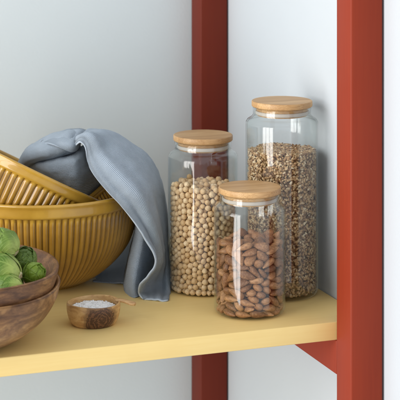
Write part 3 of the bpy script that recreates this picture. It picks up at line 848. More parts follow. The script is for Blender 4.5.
    -143, 355, 656, 110, 415, 160, 658, 97, 391, -211, 660, 98, -443, -15, 660, 101, -256, 195, 661, 105, -341, -286, 661, 96, 86, -393, 662, 89,
    422, -131, 662, 103, 353, 56, 662, 93, -246, 281, 665, 98, 156, -419, 666, 89, -411, 153, 666, 111, 159, -343, 667, 89, -343, 214, 670, 105,
    223, -293, 670, 102, -251, -290, 671, 100, 228, -382, 674, 98, -102, -434, 676, 93, 170, 332, 676, 107, -313, 138, 677, 89, -327, 298, 678, 100,
    -438, 69, 679, 101, 287, -230, 681, 109, -248, -371, 682, 93, 344, 204, 688, 112, -184, -329, 691, 88, -23, -443, 693, 99, -113, 428, 696, 102,
    -357, -109, 699, 106, -313, -209, 699, 97, 241, 292, 699, 90, 337, 291, 700, 95, 24, -359, 700, 102, -441, -83, 701, 87, -191, 406, 702, 88,
    370, -20, 704, 103, -52, 364, 704, 107, 55, -446, 705, 86, -362, 86, 706, 93, 99, 381, 707, 107, 341, -158, 707, 104, 362, -267, 707, 86,
    -395, -201, 708, 100, 346, 120, 709, 90, 299, -321, 711, 111, 240, 373, 712, 99, 443, 24, 713, 99, 99, -318, 716, 102, -304, -328, 720, 93,
    -188, 307, 721, 105, 439, -72, 721, 102, 173, 415, 722, 87, -183, -401, 724, 95, -8, 444, 727, 99, 427, 110, 727, 108, -110, -334, 729, 88,
    -270, 346, 730, 112, 27, 334, 732, 100, -48, -379, 735, 90, 284, 160, 735, 96, -447, 13, 737, 91, -394, 201, 739, 101, 124, -424, 741, 104,
    -296, 191, 741, 102, 175, -345, 741, 91, 365, 53, 741, 91, -255, 262, 742, 89, -355, -267, 743, 100, 418, -152, 744, 96, 406, 189, 745, 90,
    -368, -6, 745, 108, -269, -263, 746, 100, -427, 120, 747, 104, 68, 444, 751, 88, 246, -375, 752, 91, 287, 245, 752, 110, 364, -88, 753, 93,
    297, 332, 755, 94, -128, 365, 757, 107, -110, -429, 759, 103, -346, 273, 759, 107, -336, -162, 760, 90, 370, 254, 760, 87, -249, -369, 763, 97,
    -418, -134, 765, 111, -177, -330, 769, 96, 45, -402, 771, 101, 235, -294, 772, 105, 291, -222, 772, 108, 382, -224, 772, 104, 143, 341, 773, 101,
    -26, -445, 774, 96, -78, 437, 775, 101, -208, 393, 778, 98, 221, 301, 779, 103, 360, 141, 779, 87, 449, -17, 780, 89, -356, -79, 782, 89,
    -357, 85, 785, 100, 71, 375, 785, 91, -25, 373, 786, 97, 446, 57, 789, 88, 135, 424, 791, 99, 113, -354, 791, 100, 367, -14, 792, 103,
    -438, -49, 793, 106, 38, -319, 793, 97, 214, 389, 794, 105, -392, -213, 795, 94, 185, -404, 799, 102, -313, -314, 801, 101, 320, -304, 803, 107,
    327, -144, 804, 105, -221, 310, 806, 108, -105, -357, 807, 99, 430, -94, 807, 106, -305, 328, 807, 92, -180, -403, 808, 104, -334, 161, 809, 95,
    -437, 55, 809, 107, 429, 132, 810, 91, 6, 444, 812, 98, 302, 182, 813, 97, -306, -220, 815, 111, -298, 233, 817, 93, -233, -291, 818, 99,
    -386, 223, 820, 95, 104, -432, 824, 98, 371, 71, 824, 108, 387, 206, 827, 111, 278, 352, 829, 90, -18, -376, 829, 107, 333, 285, 829, 112,
    -89, 334, 833, 104, 253, 246, 834, 96, 174, -309, 835, 104, 26, -448, 835, 90, -143, 414, 836, 111, -415, 143, 836, 109, 253, -360, 837, 111,
    -78, -439, 838, 96, -261, -364, 841, 91, -346, -138, 842, 110, 338, -227, 844, 92, 405, -174, 844, 108, -164, -318, 845, 87, -432, -115, 847, 95,
    264, -190, 850, 97, 79, 437, 852, 98, -347, 283, 853, 90, 114, 358, 853, 105, 62, -368, 853, 90, 24, 367, 855, 105, -63, 443, 857, 92,
    196, 333, 858, 97, 354, -75, 859, 111, -375, -51, 859, 109, 249, -273, 861, 102, -361, 40, 863, 108, -224, 381, 863, 105, 439, -21, 864, 111,
    -369, -252, 869, 94, -233, -223, 869, 102, 177, 411, 870, 93, -178, 277, 871, 91, 343, 140, 874, 102, -446, -2, 875, 97, 322, 218, 879, 86,
    -143, -425, 879, 90, -343, 123, 881, 96, 153, -394, 881, 104, 423, 152, 881, 87, -198, -373, 882, 86, -406, -183, 883, 95, -255, 254, 884, 99,
    337, -294, 884, 89, 266, 304, 891, 97, -292, 333, 891, 105, 332, -158, 891, 102, 434, 69, 892, 110, -309, -312, 892, 111, -345, 212, 892, 102,
    -79, -375, 893, 101, 358, 14, 894, 108, -217, -302, 895, 89, 431, -106, 895, 101, -435, 79, 896, 102, -146, 347, 899, 103, 8, 442, 901, 105,
    205, -335, 904, 88, -51, 374, 904, 106, -21, -441, 905, 108, -309, -193, 905, 107, 73, -432, 908, 111, 13, -359, 916, 100, 73, 392, 918, 90,
    378, -230, 919, 106, 342, 283, 920, 99, 283, -343, 920, 100, -438, -74, 921, 104, 234, 376, 921, 102, 290, -228, 921, 100, -144, -328, 922, 103,
    99, -343, 923, 96, -317, -50, 923, 91, -119, 426, 924, 103, 156, 350, 925, 92, 389, 211, 925, 104, 268, 234, 927, 88, -410, 160, 928, 109,
    -346, 284, 930, 89, -218, 313, 931, 98, -364, -124, 931, 107, 20, 335, 932, 93, -385, -3, 937, 104, -97, -438, 938, 88, 376, -55, 939, 91,
    -251, -364, 941, 103, 207, -399, 943, 88, -262, -256, 944, 100, -201, 395, 947, 102, 385, 127, 947, 99, 442, 1, 952, 105, -173, -407, 953, 105,
    296, 337, 955, 87, -357, -256, 955, 110, -324, 156, 957, 103, -372, 82, 958, 105, 214, 299, 959, 106, 235, -281, 960, 104, 413, -160, 960, 102,
    -408, -188, 961, 88, -287, 237, 963, 107, -101, 358, 967, 90, 333, -289, 968, 106, 134, 420, 969, 108, 333, -181, 970, 89, -446, 46, 971, 90,
    323, 181, 972, 97, 441, -80, 972, 90, -48, -383, 973, 103, 90, 336, 974, 97, 367, 49, 975, 101, 442, 80, 975, 87, -203, -304, 976, 91,
    167, -336, 976, 103, -44, 432, 976, 110, -312, -323, 977, 87, 59, -384, 977, 88, 135, -420, 978, 107, 17, -447, 979, 90, 47, 440, 980, 102,
    -375, 225, 980, 103, -267, 353, 988, 103, -300, -198, 993, 99, -356, -60, 993, 96, -443, -30, 994, 97, -172, 332, 1000, 102,
    -424, -116, 1001, 109, 360, 254, 1002, 108, 162, 348, 1002, 88, 251, -361, 1003, 111, 344, -106, 1003, 102, 407, 183, 1003, 94,
    384, -230, 1004, 93, -142, -349, 1008, 100, 24, 366, 1011, 92, -419, 163, 1011, 89, 243, 369, 1011, 109, 268, 240, 1011, 110,
    -143, 417, 1011, 108, -119, -430, 1013, 95, -329, 296, 1015, 103, 344, 117, 1019, 95, -376, 18, 1019, 100, 373, -27, 1020, 104,
    -230, -241, 1023, 103, -346, -140, 1025, 90, -214, -390, 1026, 97, 304, -231, 1028, 101, -237, 276, 1029, 111, -257, -320, 1030, 93,
    -438, 92, 1031, 88, -385, -216, 1034, 105, -41, -443, 1034, 97, 9, -378, 1036, 95, 442, 27, 1037, 104, -345, 162, 1040, 98, 423, -125, 1040, 104,
    111, -364, 1041, 96, 176, 412, 1042, 90, 70, -438, 1042, 102, 315, -321, 1043, 87, 309, 315, 1046, 105, 185, -403, 1049, 101,
    -334, -289, 1049, 106, 98, 431, 1050, 102, -99, 345, 1051, 108, 245, -286, 1051, 96, 104, 340, 1051, 89, -217, 387, 1052, 102,
    203, 294, 1053, 111, -76, 442, 1054, 88, 164, -302, 1054, 96, -448, 21, 1055, 88, 327, 190, 1055, 100, 424, 114, 1056, 111, 365, 51, 1059, 91,
    -81, -375, 1059, 95, -387, 229, 1059, 86, -304, 229, 1059, 94, 8, 440, 1061, 109, 444, -50, 1069, 92, -440, -63, 1070, 97, -293, -217, 1072, 92,
    -364, 85, 1076, 106, 397, -198, 1078, 99, 357, -268, 1079, 93, 404, 194, 1081, 89, -419, -147, 1083, 97, 350, -129, 1083, 95,
    -284, 336, 1084, 108, -156, -411, 1091, 112, -184, -329, 1091, 91, 45, 369, 1093, 94, -412, 159, 1094, 105, -254, -367, 1095, 94,
    -348, 282, 1095, 89, -315, -147, 1096, 91, 249, -362, 1096, 108, 358, 261, 1096, 103, -348, 0, 1098, 101, -298, 141, 1100, 90,
    -246, -278, 1100, 99, 270, 255, 1101, 104, 320, -200, 1101, 90, 232, 375, 1102, 106, -366, -84, 1102, 101, -173, 339, 1102, 89,
    8, -443, 1103, 102, 130, -429, 1104, 91, -138, 417, 1105, 110, -441, 82, 1106, 89, 344, 119, 1107, 110, -75, -440, 1107, 93, -19, -356, 1108, 95,
    -49, 390, 1108, 99, 376, -17, 1109, 107, 65, -375, 1114, 107, 164, -357, 1118, 98, 159, 417, 1118, 93, -369, -206, 1121, 104, -233, 275, 1121, 99,
    439, 47, 1124, 104, 299, -298, 1124, 91, -312, -320, 1126, 93, 423, -133, 1126, 99, 309, 325, 1130, 92, 84, 439, 1131, 91, -443, -4, 1131, 102,
    -387, 228, 1133, 87, 117, 342, 1135, 110, -226, 386, 1136, 94, -92, -367, 1137, 92, 197, 304, 1141, 97, -436, -96, 1143, 92, -132, -298, 1144, 97,
    424, 130, 1144, 99, -304, 219, 1145, 111, 221, -297, 1147, 98, -386, 52, 1148, 89, 443, -56, 1149, 95, 4, 443, 1152, 102, -301, -245, 1152, 94,
    376, -232, 1155, 106, -30, 324, 1159, 93, -113, 346, 1160, 106, -171, -364, 1160, 87, 389, 208, 1162, 106, 215, -394, 1165, 87,
    337, -149, 1168, 110, 274, -227, 1169, 111, -344, 289, 1169, 86, 358, 62, 1170, 92, -128, -430, 1170, 92, 305, 212, 1171, 91, -374, -34, 1172, 99,
    -284, 341, 1172, 99, 108, -324, 1172, 99, -332, 132, 1174, 102, -316, -172, 1175, 90, -416, -165, 1175, 91, 277, -352, 1176, 90,
    56, -440, 1176, 101, -209, -284, 1179, 103, -82, 432, 1179, 110, 11, -371, 1179, 91, 263, 362, 1180, 91, -252, -362, 1180, 106,
    -411, 167, 1181, 100, 264, 283, 1181, 93, -204, 324, 1183, 95, 136, -405, 1183, 103, -49, -317, 1184, 97, 406, 3, 1185, 88, 324, -15, 1186, 108,
    41, 367, 1186, 111, 346, 280, 1187, 98, -43, -437, 1187, 110, 183, 378, 1189, 103, -438, 91, 1189, 90, 340, 144, 1190, 93, 380, -78, 1190, 89,
    -170, 407, 1198, 107, 330, -293, 1202, 105, -247, -209, 1204, 102, -260, 268, 1206, 97, 181, -338, 1206, 93, 437, 73, 1207, 100,
    -381, 237, 1207, 86, -374, -231, 1208, 109, 418, -149, 1209, 99, -447, 17, 1211, 90, -336, 33, 1211, 104, 109, 426, 1211, 109,
    -316, -305, 1212, 109, -362, -112, 1214, 108, 196, 300, 1219, 88, -268, 176, 1219, 106, -113, -362, 1220, 105, -439, -64, 1220, 101,
    416, 154, 1226, 100, 114, 326, 1227, 106, 73, -372, 1227, 92, 280, -166, 1227, 87, -190, -402, 1228, 97, 246, -290, 1229, 102,
    -44, 365, 1229, 102, 443, -50, 1230, 97, 341, -214, 1231, 93, -323, 313, 1235, 86, -241, 373, 1237, 99, 323, 83, 1238, 93, -161, 277, 1238, 100,
    303, 326, 1239, 96, -381, 117, 1240, 93, -124, 349, 1242, 88, -22, 445, 1243, 95, 297, 245, 1243, 92, -32, -366, 1246, 93, 255, -369, 1246, 87,
    368, 20, 1248, 88, 379, 229, 1248, 103, 187, -405, 1250, 93, -373, -28, 1252, 90, 344, -117, 1253, 102, 18, -443, 1253, 99, -414, -168, 1255, 95,
    237, 375, 1256, 99, -319, 237, 1256, 99, -406, 189, 1259, 90, 112, -432, 1260, 93, -214, -262, 1264, 100, -441, 73, 1264, 91, 338, 156, 1266, 88,
    -304, -226, 1268, 104, -105, 427, 1269, 110, 51, 445, 1271, 90, 224, 251, 1271, 92, -262, -354, 1271, 109, -83, -432, 1271, 109,
    444, 21, 1274, 97, 309, -326, 1275, 87, -232, 300, 1277, 97, 166, 413, 1278, 97, 380, -48, 1279, 89, 394, 90, 1280, 102, 432, -113, 1281, 93,
    401, -189, 1282, 99, -316, -72, 1283, 92, -186, 408, 1284, 87, -368, 54, 1285, 93, -444, -11, 1286, 97, 130, -350, 1286, 109,
    -170, -337, 1287, 110, -86, -322, 1288, 92, -343, -150, 1290, 95, 30, -373, 1291, 88, -245, 219, 1292, 98, 174, 328, 1292, 102,
    -383, -231, 1293, 91, 5, 385, 1295, 96, -336, 161, 1296, 105, 90, 377, 1297, 102, -161, -419, 1299, 87, 355, -262, 1300, 105,
    -327, -302, 1300, 96, -416, -92, 1301, 107, 201, -297, 1302, 101, 320, -182, 1303, 98, 338, 284, 1305, 104, 271, 195, 1305, 89,
    -165, 336, 1308, 96, 406, 173, 1312, 107, 286, 347, 1313, 86, -263, 363, 1314, 89, 314, 93, 1316, 92, -320, 303, 1317, 107, -377, 235, 1318, 99,
    271, -250, 1319, 100, -420, 136, 1322, 105, -91, 362, 1324, 90, 373, -129, 1327, 86, -253, -292, 1328, 88, 258, -359, 1328, 104,
    -41, -378, 1328, 99, 149, -422, 1329, 91, 65, -436, 1331, 105, 377, 18, 1332, 110, -369, -15, 1335, 106, 236, 294, 1335, 92, -45, 439, 1338, 104,
    332, -63, 1341, 97, 66, -327, 1342, 91, -219, -387, 1342, 99, 437, -53, 1342, 107, -429, 51, 1343, 102, -407, -171, 1347, 105, 115, 315, 1348, 92,
    -143, 421, 1350, 98, 217, 382, 1351, 110, -346, -97, 1354, 97, 45, 437, 1355, 110, 135, 421, 1357, 101, -92, -437, 1357, 93, 179, -355, 1357, 92,
    -296, -175, 1358, 105, -281, 158, 1358, 89, 430, 99, 1360, 105, -221, 302, 1360, 97, 327, 165, 1360, 108, 41, 348, 1360, 97, 379, 237, 1360, 90,
    -13, -447, 1363, 92, 292, 244, 1363, 93, -447, -27, 1365, 89, -359, -260, 1366, 101, -280, 240, 1368, 103, 385, -207, 1369, 111,
    -137, -364, 1370, 110, 318, -305, 1370, 107, -350, 120, 1372, 98, -34, 367, 1374, 87, -305, -325, 1376, 95, 314, 318, 1377, 92,
    -216, 385, 1378, 104, 22, -380, 1380, 90, 231, -292, 1382, 99, -287, 343, 1383, 89, -435, -101, 1384, 92, -280, -251, 1384, 87,
    -357, 272, 1386, 88, 326, -143, 1387, 95, 425, -128, 1388, 100, 348, 82, 1393, 107, -214, -318, 1394, 101, 106, -383, 1394, 109,
    300, -222, 1395, 99, -394, 194, 1395, 109, -135, 344, 1396, 111, -365, 43, 1396, 92, 441, 19, 1397, 103, 182, 304, 1402, 111, 407, 173, 1406, 105,
    -429, 111, 1407, 103, 266, -359, 1412, 92, 365, -78, 1412, 89, -93, 436, 1413, 93, 363, -1, 1415, 90, -15, 448, 1415, 90, 48, -444, 1415, 93,
    -54, -360, 1416, 112, -447, 27, 1420, 89, -379, -48, 1421, 109, 157, -309, 1423, 101, 336, 221, 1427, 96, 102, 344, 1427, 106,
    259, 357, 1430, 106, 361, -263, 1431, 92, -388, -204, 1432, 112, -310, 185, 1432, 106, -340, -127, 1432, 99, 190, -395, 1434, 110,
    91, 432, 1434, 103, 178, 401, 1435, 110, -241, 277, 1437, 97, 440, -59, 1437, 101, 21, 378, 1437, 101, -195, -394, 1437, 108,
    -112, -429, 1437, 101, 259, 266, 1439, 107, -299, -199, 1441, 97, 433, 100, 1447, 98, 337, 297, 1447, 86, -169, 411, 1447, 100,
    -272, -351, 1448, 99, -333, -285, 1449, 110, -65, 366, 1449, 102, -320, 306, 1450, 101, -214, -10, 1450, 101, -135, -142, 1451, 97,
    -130, -343, 1451, 86, 42, -376, 1454, 90, -104, 290, 1455, 89, 403, -180, 1456, 105, 199, 28, 1456, 88, -244, -264, 1457, 104, 291, -3, 1459, 106,
    -250, 362, 1459, 107, -353, 108, 1461, 112, -25, -438, 1463, 111, -42, 115, 1464, 89, -179, 319, 1465, 87, 311, -318, 1465, 97,
    339, 138, 1467, 112, -423, -120, 1467, 110, 215, -53, 1468, 107, 62, 15, 1469, 98, 5, 219, 1469, 94, 235, -273, 1469, 109, 134, -31, 1470, 87,
    -372, 240, 1470, 101, 323, -206, 1472, 93, 361, 52, 1472, 92, 108, -428, 1474, 105, -414, 168, 1475, 92, 336, -123, 1475, 103, -142, 24, 1477, 93,
    -123, -60, 1477, 106, 77, 279, 1478, 96, -361, 19, 1478, 99, -7, -317, 1479, 96, 15, -128, 1479, 96, -273, -70, 1480, 107, -7, 304, 1480, 108,
    198, 118, 1480, 104, 25, 447, 1481, 90, -55, 444, 1482, 92, 162, 260, 1483, 108, -238, -155, 1483, 105, -113, -219, 1485, 105,
    201, -194, 1486, 95, -155, 106, 1486, 101, 393, 207, 1486, 97, 133, -250, 1486, 110, 113, -343, 1487, 97, 440, 23, 1487, 106, -435, 73, 1488, 105,
    252, -369, 1488, 91, 47, -259, 1490, 91, -60, 5, 1491, 107, -438, -27, 1492, 112, 370, -39, 1492, 111, -73, 179, 1493, 89, -279, 53, 1495, 111,
    -30, -239, 1495, 95, 150, 342, 1495, 88, -80, -381, 1496, 89, 146, -110, 1496, 110, -238, 139, 1498, 111, 216, 197, 1498, 89,
    -288, 241, 1498, 102, 294, 207, 1499, 94, 299, 334, 1500, 88, -169, -289, 1500, 106, 67, -65, 1503, 103, -164, 244, 1504, 111,
    429, -111, 1505, 101, -333, -163, 1506, 94, -358, -70, 1506, 101, 135, 51, 1506, 108, 133, 423, 1510, 99, -122, 348, 1511, 98,
    -318, 166, 1512, 87, 138, 179, 1512, 101, -82, -302, 1512, 99, 68, 360, 1513, 111, -289, -227, 1513, 86, -152, -416, 1514, 102,
    -125, 430, 1514, 91, -406, -189, 1514, 89, 226, 376, 1515, 111, -35, -75, 1515, 94, 6, 65, 1516, 109, -17, 383, 1516, 93, 276, 91, 1517, 105,
    -305, -328, 1518, 89, -84, -142, 1518, 100, 2, 154, 1518, 97, 424, 139, 1518, 93, -187, -210, 1519, 87, -171, -117, 1520, 93,
    -231, -375, 1522, 106, -192, -42, 1522, 90, 64, 213, 1523, 92, 286, -66, 1525, 108, 85, -177, 1525, 111, 182, -315, 1525, 97,
    178, -403, 1526, 107, -73, 257, 1526, 108, 39, -442, 1527, 99, 239, 283, 1527, 105, 349, -268, 1527, 109, -82, 83, 1527, 101, 347, 270, 1528, 109,
    236, 12, 1528, 104, -362, -256, 1529, 100, -200, 392, 1529, 107, -232, 305, 1530, 109, 268, -217, 1536, 107, 400, -200, 1537, 90,
    -369, 73, 1539, 91, 44, -354, 1540, 108, -196, 47, 1543, 112, 224, -133, 1544, 109, -136, 167, 1545, 103, 80, 117, 1546, 112, 88, -284, 1550, 87,
    -243, -284, 1551, 105, 159, -34, 1551, 110, -279, -120, 1552, 98, -7, -175, 1552, 112, -380, -6, 1554, 91, -230, 209, 1554, 99,
    -294, -19, 1555, 110, -383, -129, 1556, 89, -448, 29, 1556, 87, -60, 435, 1564, 100, -437, -70, 1573, 102, -322, -198, 1584, 108,
]


AL = np.array(ALMOND_DATA, float).reshape(-1, 8)
AL[:, :3] /= 1e4
AL[:, 3:] /= 100
PE = np.array(PEA_DATA, float).reshape(-1, 4)
PE[:, :3] /= 1e4
PE[:, 3] /= 100


# ---- almonds
def almond_mesh(seed):
    rr = random.Random(seed)
    bm = bmesh.new()
    bmesh.ops.create_icosphere(bm, subdivisions=3, radius=1)
    off = Vector((seed * 7.1, 0, 0))
    b1 = rr.uniform(-.05, .05)
    for v in bm.verts:
        x, y, z = v.co
        w = (1 - 0.36 * x) * (1 - 0.10 * max(0, x) ** 2)
        tip = 1 + 0.10 * max(0, x) ** 6
        n = noise.noise(v.co * 2.2 + off)
        g = noise.noise(Vector((x * 1.2, y * 7, z * 7)) + off)
        k = 1 + 0.05 * n + 0.025 * g
        v.co = Vector((x * 0.0117 * tip, (y * w + b1 * (1 - x * x)) * 0.0067 * k, z * 0.0045 * w * k))
    me = bpy.data.meshes.new('almond')
    bm.to_mesh(me)
    bm.free()
    me.materials.append(M_ALMOND)
    me.polygons.foreach_set('use_smooth', [True] * len(me.polygons))
    return me


am = [almond_mesh(i) for i in range(6)]
ja = G(*JA)
to_cam = Vector((-FWD.x, -FWD.y, 0))
for i, a in enumerate(AL):
    if a[2] > 0.1005:
        continue
    o = bpy.data.objects.new('almond', am[i % 6])
    COL.objects.link(o)
    o.location = (ja.x + a[0], ja.y + a[1], 0.0021 + a[2])
    o.rotation_mode = 'QUATERNION'
    o.rotation_quaternion = Quaternion(a[3:7]).normalized()
    s = a[7]
    o.scale = (s, s, s)
    tag(o, 'brown almond packed among the others inside the shortest glass jar', 'almond', 'almonds in the shortest glass jar')


# ---- chickpeas
def pea_mesh(seed, sub=3):
    bm = bmesh.new()
    bmesh.ops.create_icosphere(bm, subdivisions=sub, radius=1)
    off = Vector((seed * 5.3, 1, 0))
    for v in bm.verts:
        d = v.co.normalized()
        k = 0.985 + 0.13 * noise.noise(d * 1.6 + off) + 0.05 * noise.noise(d * 4 + off)
        k += 0.20 * max(0, d.x) ** 10                      # the little beak
        k -= 0.07 * math.exp(-(d.y / 0.16) ** 2) * max(0, d.x + 0.25)   # crease
        v.co = d * (0.00435 * k)
    return bm


jc = G(*JC)
pm = []
for i in range(5):
    me = bpy.data.meshes.new('chickpea')
    b = pea_mesh(i)
    b.to_mesh(me)
    b.free()
    me.materials.append(M_PEA)
    me.polygons.foreach_set('use_smooth', [True] * len(me.polygons))
    pm.append(me)
score = []
for i, a in enumerate(PE):
    p = a[:3]
    face = p[0] * to_cam.x + p[1] * to_cam.y
    r = math.hypot(p[0], p[1])
    score.append((face + (0.02 if r > 0.040 else 0), i))
score.sort(reverse=True)
rp = random.Random(3)
for s_, i in score[:300]:
    a = PE[i]
    o = bpy.data.objects.new('chickpea', pm[i % 5])
    COL.objects.link(o)
    o.location = (jc.x + a[0], jc.y + a[1], 0.0021 + a[2])
    o.rotation_euler = [rp.uniform(0, 6.28) for _ in range(3)]
    s = a[3]
    o.scale = (s, s, s)
    tag(o, 'round beige chickpea packed against the front of the middle height glass jar', 'chickpea', 'chickpeas in the middle height glass jar')


def scatter_mesh(name, protos, items, mat):
    """items: (location, quaternion, scale vector, proto index) -> one mesh"""
    V, F, base = [], [], 0
    data = []
    for bmp in protos:
        vv = np.array([v.co[:] for v in bmp.verts])
        ff = np.array([[v.index for v in f.verts] for f in bmp.faces])
        data.append((vv, ff))
    for loc, q, s, k in items:
        vv, ff = data[k]
        Rm = np.array(q.to_matrix())
        V.append((vv * np.array(s)) @ Rm.T + np.array(loc))
        F.append(ff + base)
        base += len(vv)
    V = np.concatenate(V)
    F = np.concatenate(F)
    me = bpy.data.meshes.new(name)
    me.vertices.add(len(V))
    me.vertices.foreach_set('co', V.ravel())
    me.loops.add(F.size)
    me.loops.foreach_set('vertex_index', F.ravel())
    me.polygons.add(len(F))
    me.polygons.foreach_set('loop_start', np.arange(0, F.size, 3))
    me.polygons.foreach_set('loop_total', np.full(len(F), 3))
    me.update(calc_edges=True)
    me.polygons.foreach_set('use_smooth', [True] * len(F))
    me.materials.append(mat)
    o = bpy.data.objects.new(name, me)
    COL.objects.link(o)
    return o


def rq(r):
    q = Quaternion((r.gauss(0, 1), r.gauss(0, 1), r.gauss(0, 1), r.gauss(0, 1)))
    return q.normalized()


items = []
for s_, i in score[300:]:
    a = PE[i]
    items.append(((a[0], a[1], 0.0021 + a[2]), rq(rp), (a[3],) * 3, i % 5))
protos = [pea_mesh(i, 2) for i in range(5)]
for b in protos:
    b.verts.ensure_lookup_table()
    b.verts.index_update()
o = scatter_mesh('chickpeas', protos, items, M_PEA2)
o.location = jc
tag(o, 'mass of beige chickpeas filling the rest of the middle height glass jar', 'chickpeas', kind='stuff')

# ---- grain in the tall jar
rg = random.Random(11)
items = []
RG = 0.0530 - 0.0021
HG = 0.2085
for layer, (dr, cnt) in enumerate(((0.0016, 4200), (0.0034, 4200), (0.0058, 2600))):
    for k in range(cnt):
        a = rg.uniform(0, 2 * math.pi)
        # thin out the side nobody sees
        if math.cos(a - math.atan2(to_cam.y, to_cam.x)) < -0.25 and rg.random() < 0.6:
            continue
        z = rg.uniform(0.0078, HG)
        r = RG - dr - rg.uniform(0, 0.0008)
        # lie roughly flat against the glass, turned at random
        nrm = Vector((math.cos(a), math.sin(a), 0))
        q = nrm.to_track_quat('Z', 'X') @ Quaternion((0, 0, 1), rg.uniform(0, 6.28)) @ Quaternion((0, 1, 0), rg.gauss(0, 0.35 + 0.3 * layer))
        s = rg.uniform(0.8, 1.2)
        items.append(((r * math.cos(a), r * math.sin(a), z), q, (s * 0.0031, s * 0.00165 * rg.uniform(0.85, 1.2), s * 0.0014), 0))
for k in range(2600):
    a = rg.uniform(0, 2 * math.pi)
    r = (RG - 0.002) * math.sqrt(rg.random())
    z = HG + 0.0015 + 0.003 * noise.noise(Vector((r * math.cos(a) * 40, r * math.sin(a) * 40, 0))) + rg.uniform(-0.002, 0.0012)
    s = rg.uniform(0.85, 1.2)
    q = Quaternion((0, 0, 1), rg.uniform(0, 6.28)) @ Quaternion((0, 1, 0), rg.gauss(0, 0.5))
    items.append(((r * math.cos(a), r * math.sin(a), z), q, (s * 0.0031, s * 0.0017, s * 0.0014), 0))
gb = bmesh.new()
bmesh.ops.create_icosphere(gb, subdivisions=1, radius=1)
for v in gb.verts:
    v.co.y *= 1 - 0.3 * v.co.x
core = bmesh.new()
gb.verts.ensure_lookup_table()
gb.verts.index_update()
o = scatter_mesh('grain', [gb], items, M_GRAIN)
o.location = G(*JT)
tag(o, 'mixed brown and cream grain filling the tallest glass jar', 'grain', kind='stuff')
# the packed middle of the grain, same object
cb = lathe([(0, 0.0075), (RG - 0.0062, 0.0075), (RG - 0.0062, HG - 0.001), (0, HG - 0.001)], 64)
bmesh.ops.triangulate(cb, faces=cb.faces)
cb.from_mesh(o.data)
cb.to_mesh(o.data)
cb.free()
for p in o.data.polygons:
    p.use_smooth = True

# ------------------------------------------------------------------ ribbed amber bowls
def ribbed_bowl(name, label, R, H, loc, rot, base_r, ribs, lip_h, group, prof_out=None, th=0.0055):
    t = thing(name, label, 'mixing bowl', loc, rot, group)
    if prof_out is None:
        prof_out = [(base_r, 0.0), (base_r + .003, .003), (base_r * 1.32, .008 * H / .14), (R * .74, .030 * H / .14), (R * .875, .0585 * H / .14), (R * .935, .088 * H / .14), (R * .958, H - lip_h - .001)]
    dense = [tuple(p) for p in catmull(prof_out, 7)]
    n_rib = len(dense)
    zl = H - lip_h
    lip = [(R * .972, zl + .0004), (R * .984, zl + .0020), (R * .988, zl + .0045), (R * .990, zl + lip_h * .5), (R * .994, H - .0055), (R, H - .0035), (R, H - .0018), (R - .0015, H - .0003), (R - .0035, H),
           (R - .0060, H - .0006), (R - .0080, H - .0026)]
    inner = [(R * .945 - .001, H - .012), (R * .935 - th * .6, H * .70), (R * .875 - th, H * .45), (R * .75 - th, H * .25), (R * .5, H * .11), (R * .25, H * .065), (0, H * .055)]
    prof = [(0, .002), (base_r * .8, .002), (base_r * .9, 0)] + dense + [tuple(p) for p in catmull(lip, 2)] + [tuple(p) for p in catmull(inner, 5)]
    i0, i1 = 3, 3 + n_rib
    z0, z1 = 0.012 * H / .14, zl

    def mod(i, r, z, a):
        if i < i0 or i >= i1:
            return 0
        f = min(1, max(0, (z - z0) / .010)) * min(1, max(0, (z1 - z) / .004))
        c = abs(math.sin(a * ribs / 2))                    # rounded ribs, narrow grooves between
        return f * (r / R) * 0.0037 * (1 + .10 * math.sin(a * 7 + z * 30) + .06 * math.sin(a * 23)) * (c ** 0.8 - 0.75)
    prof = [(max(r, 0), z) for r, z in prof]
    prof[-1] = (0, prof[-1][1])
    n_out = 3 + n_rib
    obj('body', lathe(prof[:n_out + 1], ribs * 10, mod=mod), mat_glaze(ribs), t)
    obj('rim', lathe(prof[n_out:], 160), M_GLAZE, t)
    return t


BG = 'amber glazed ribbed mixing bowls'
BB = G(43, 2.50)
ribbed_bowl('mixing_bowl', 'largest amber ribbed bowl, standing upright on the shelf, cloth hanging over its right side', 0.150, 0.1445, BB, (0, 0, 0), 0.063, 96, 0.0215, BG,
            [(.063, 0), (.066, .003), (.083, .011), (.1085, .032), (.1300, .0594), (.1395, .088), (.1440, .1220)])


def tilted(cx, cy, D, roll, pitch, H):
    """origin of a bowl whose rim centre is seen at (cx, cy), leaning right by roll and towards the viewer by pitch"""
    q = Matrix.Rotation(-YAW, 3, 'Z') @ Matrix.Rotation(math.radians(roll), 3, 'Y') @ Matrix.Rotation(math.radians(pitch), 3, 'X')
    n = q @ Vector((0, 0, 1))
    return P(cx, cy, D) - n * H, q.to_euler()


loc, rot = tilted(31, 166.3, 2.49, 25.8, -11.0, 0.110)
ribbed_bowl('mixing_bowl', 'medium amber ribbed bowl tilted to the right inside the largest bowl', 0.128, 0.110, loc, rot, 0.050, 76, 0.0165, BG)
loc, rot = tilted(70, 205, 2.525, -36, -2, 0.060)
ribbed_bowl('mixing_bowl', 'small amber bowl inside the two bigger ones, only its thin rim showing beside the cloth', 0.072, 0.060, loc, rot, 0.030, 64, 0.010, BG, th=.004)

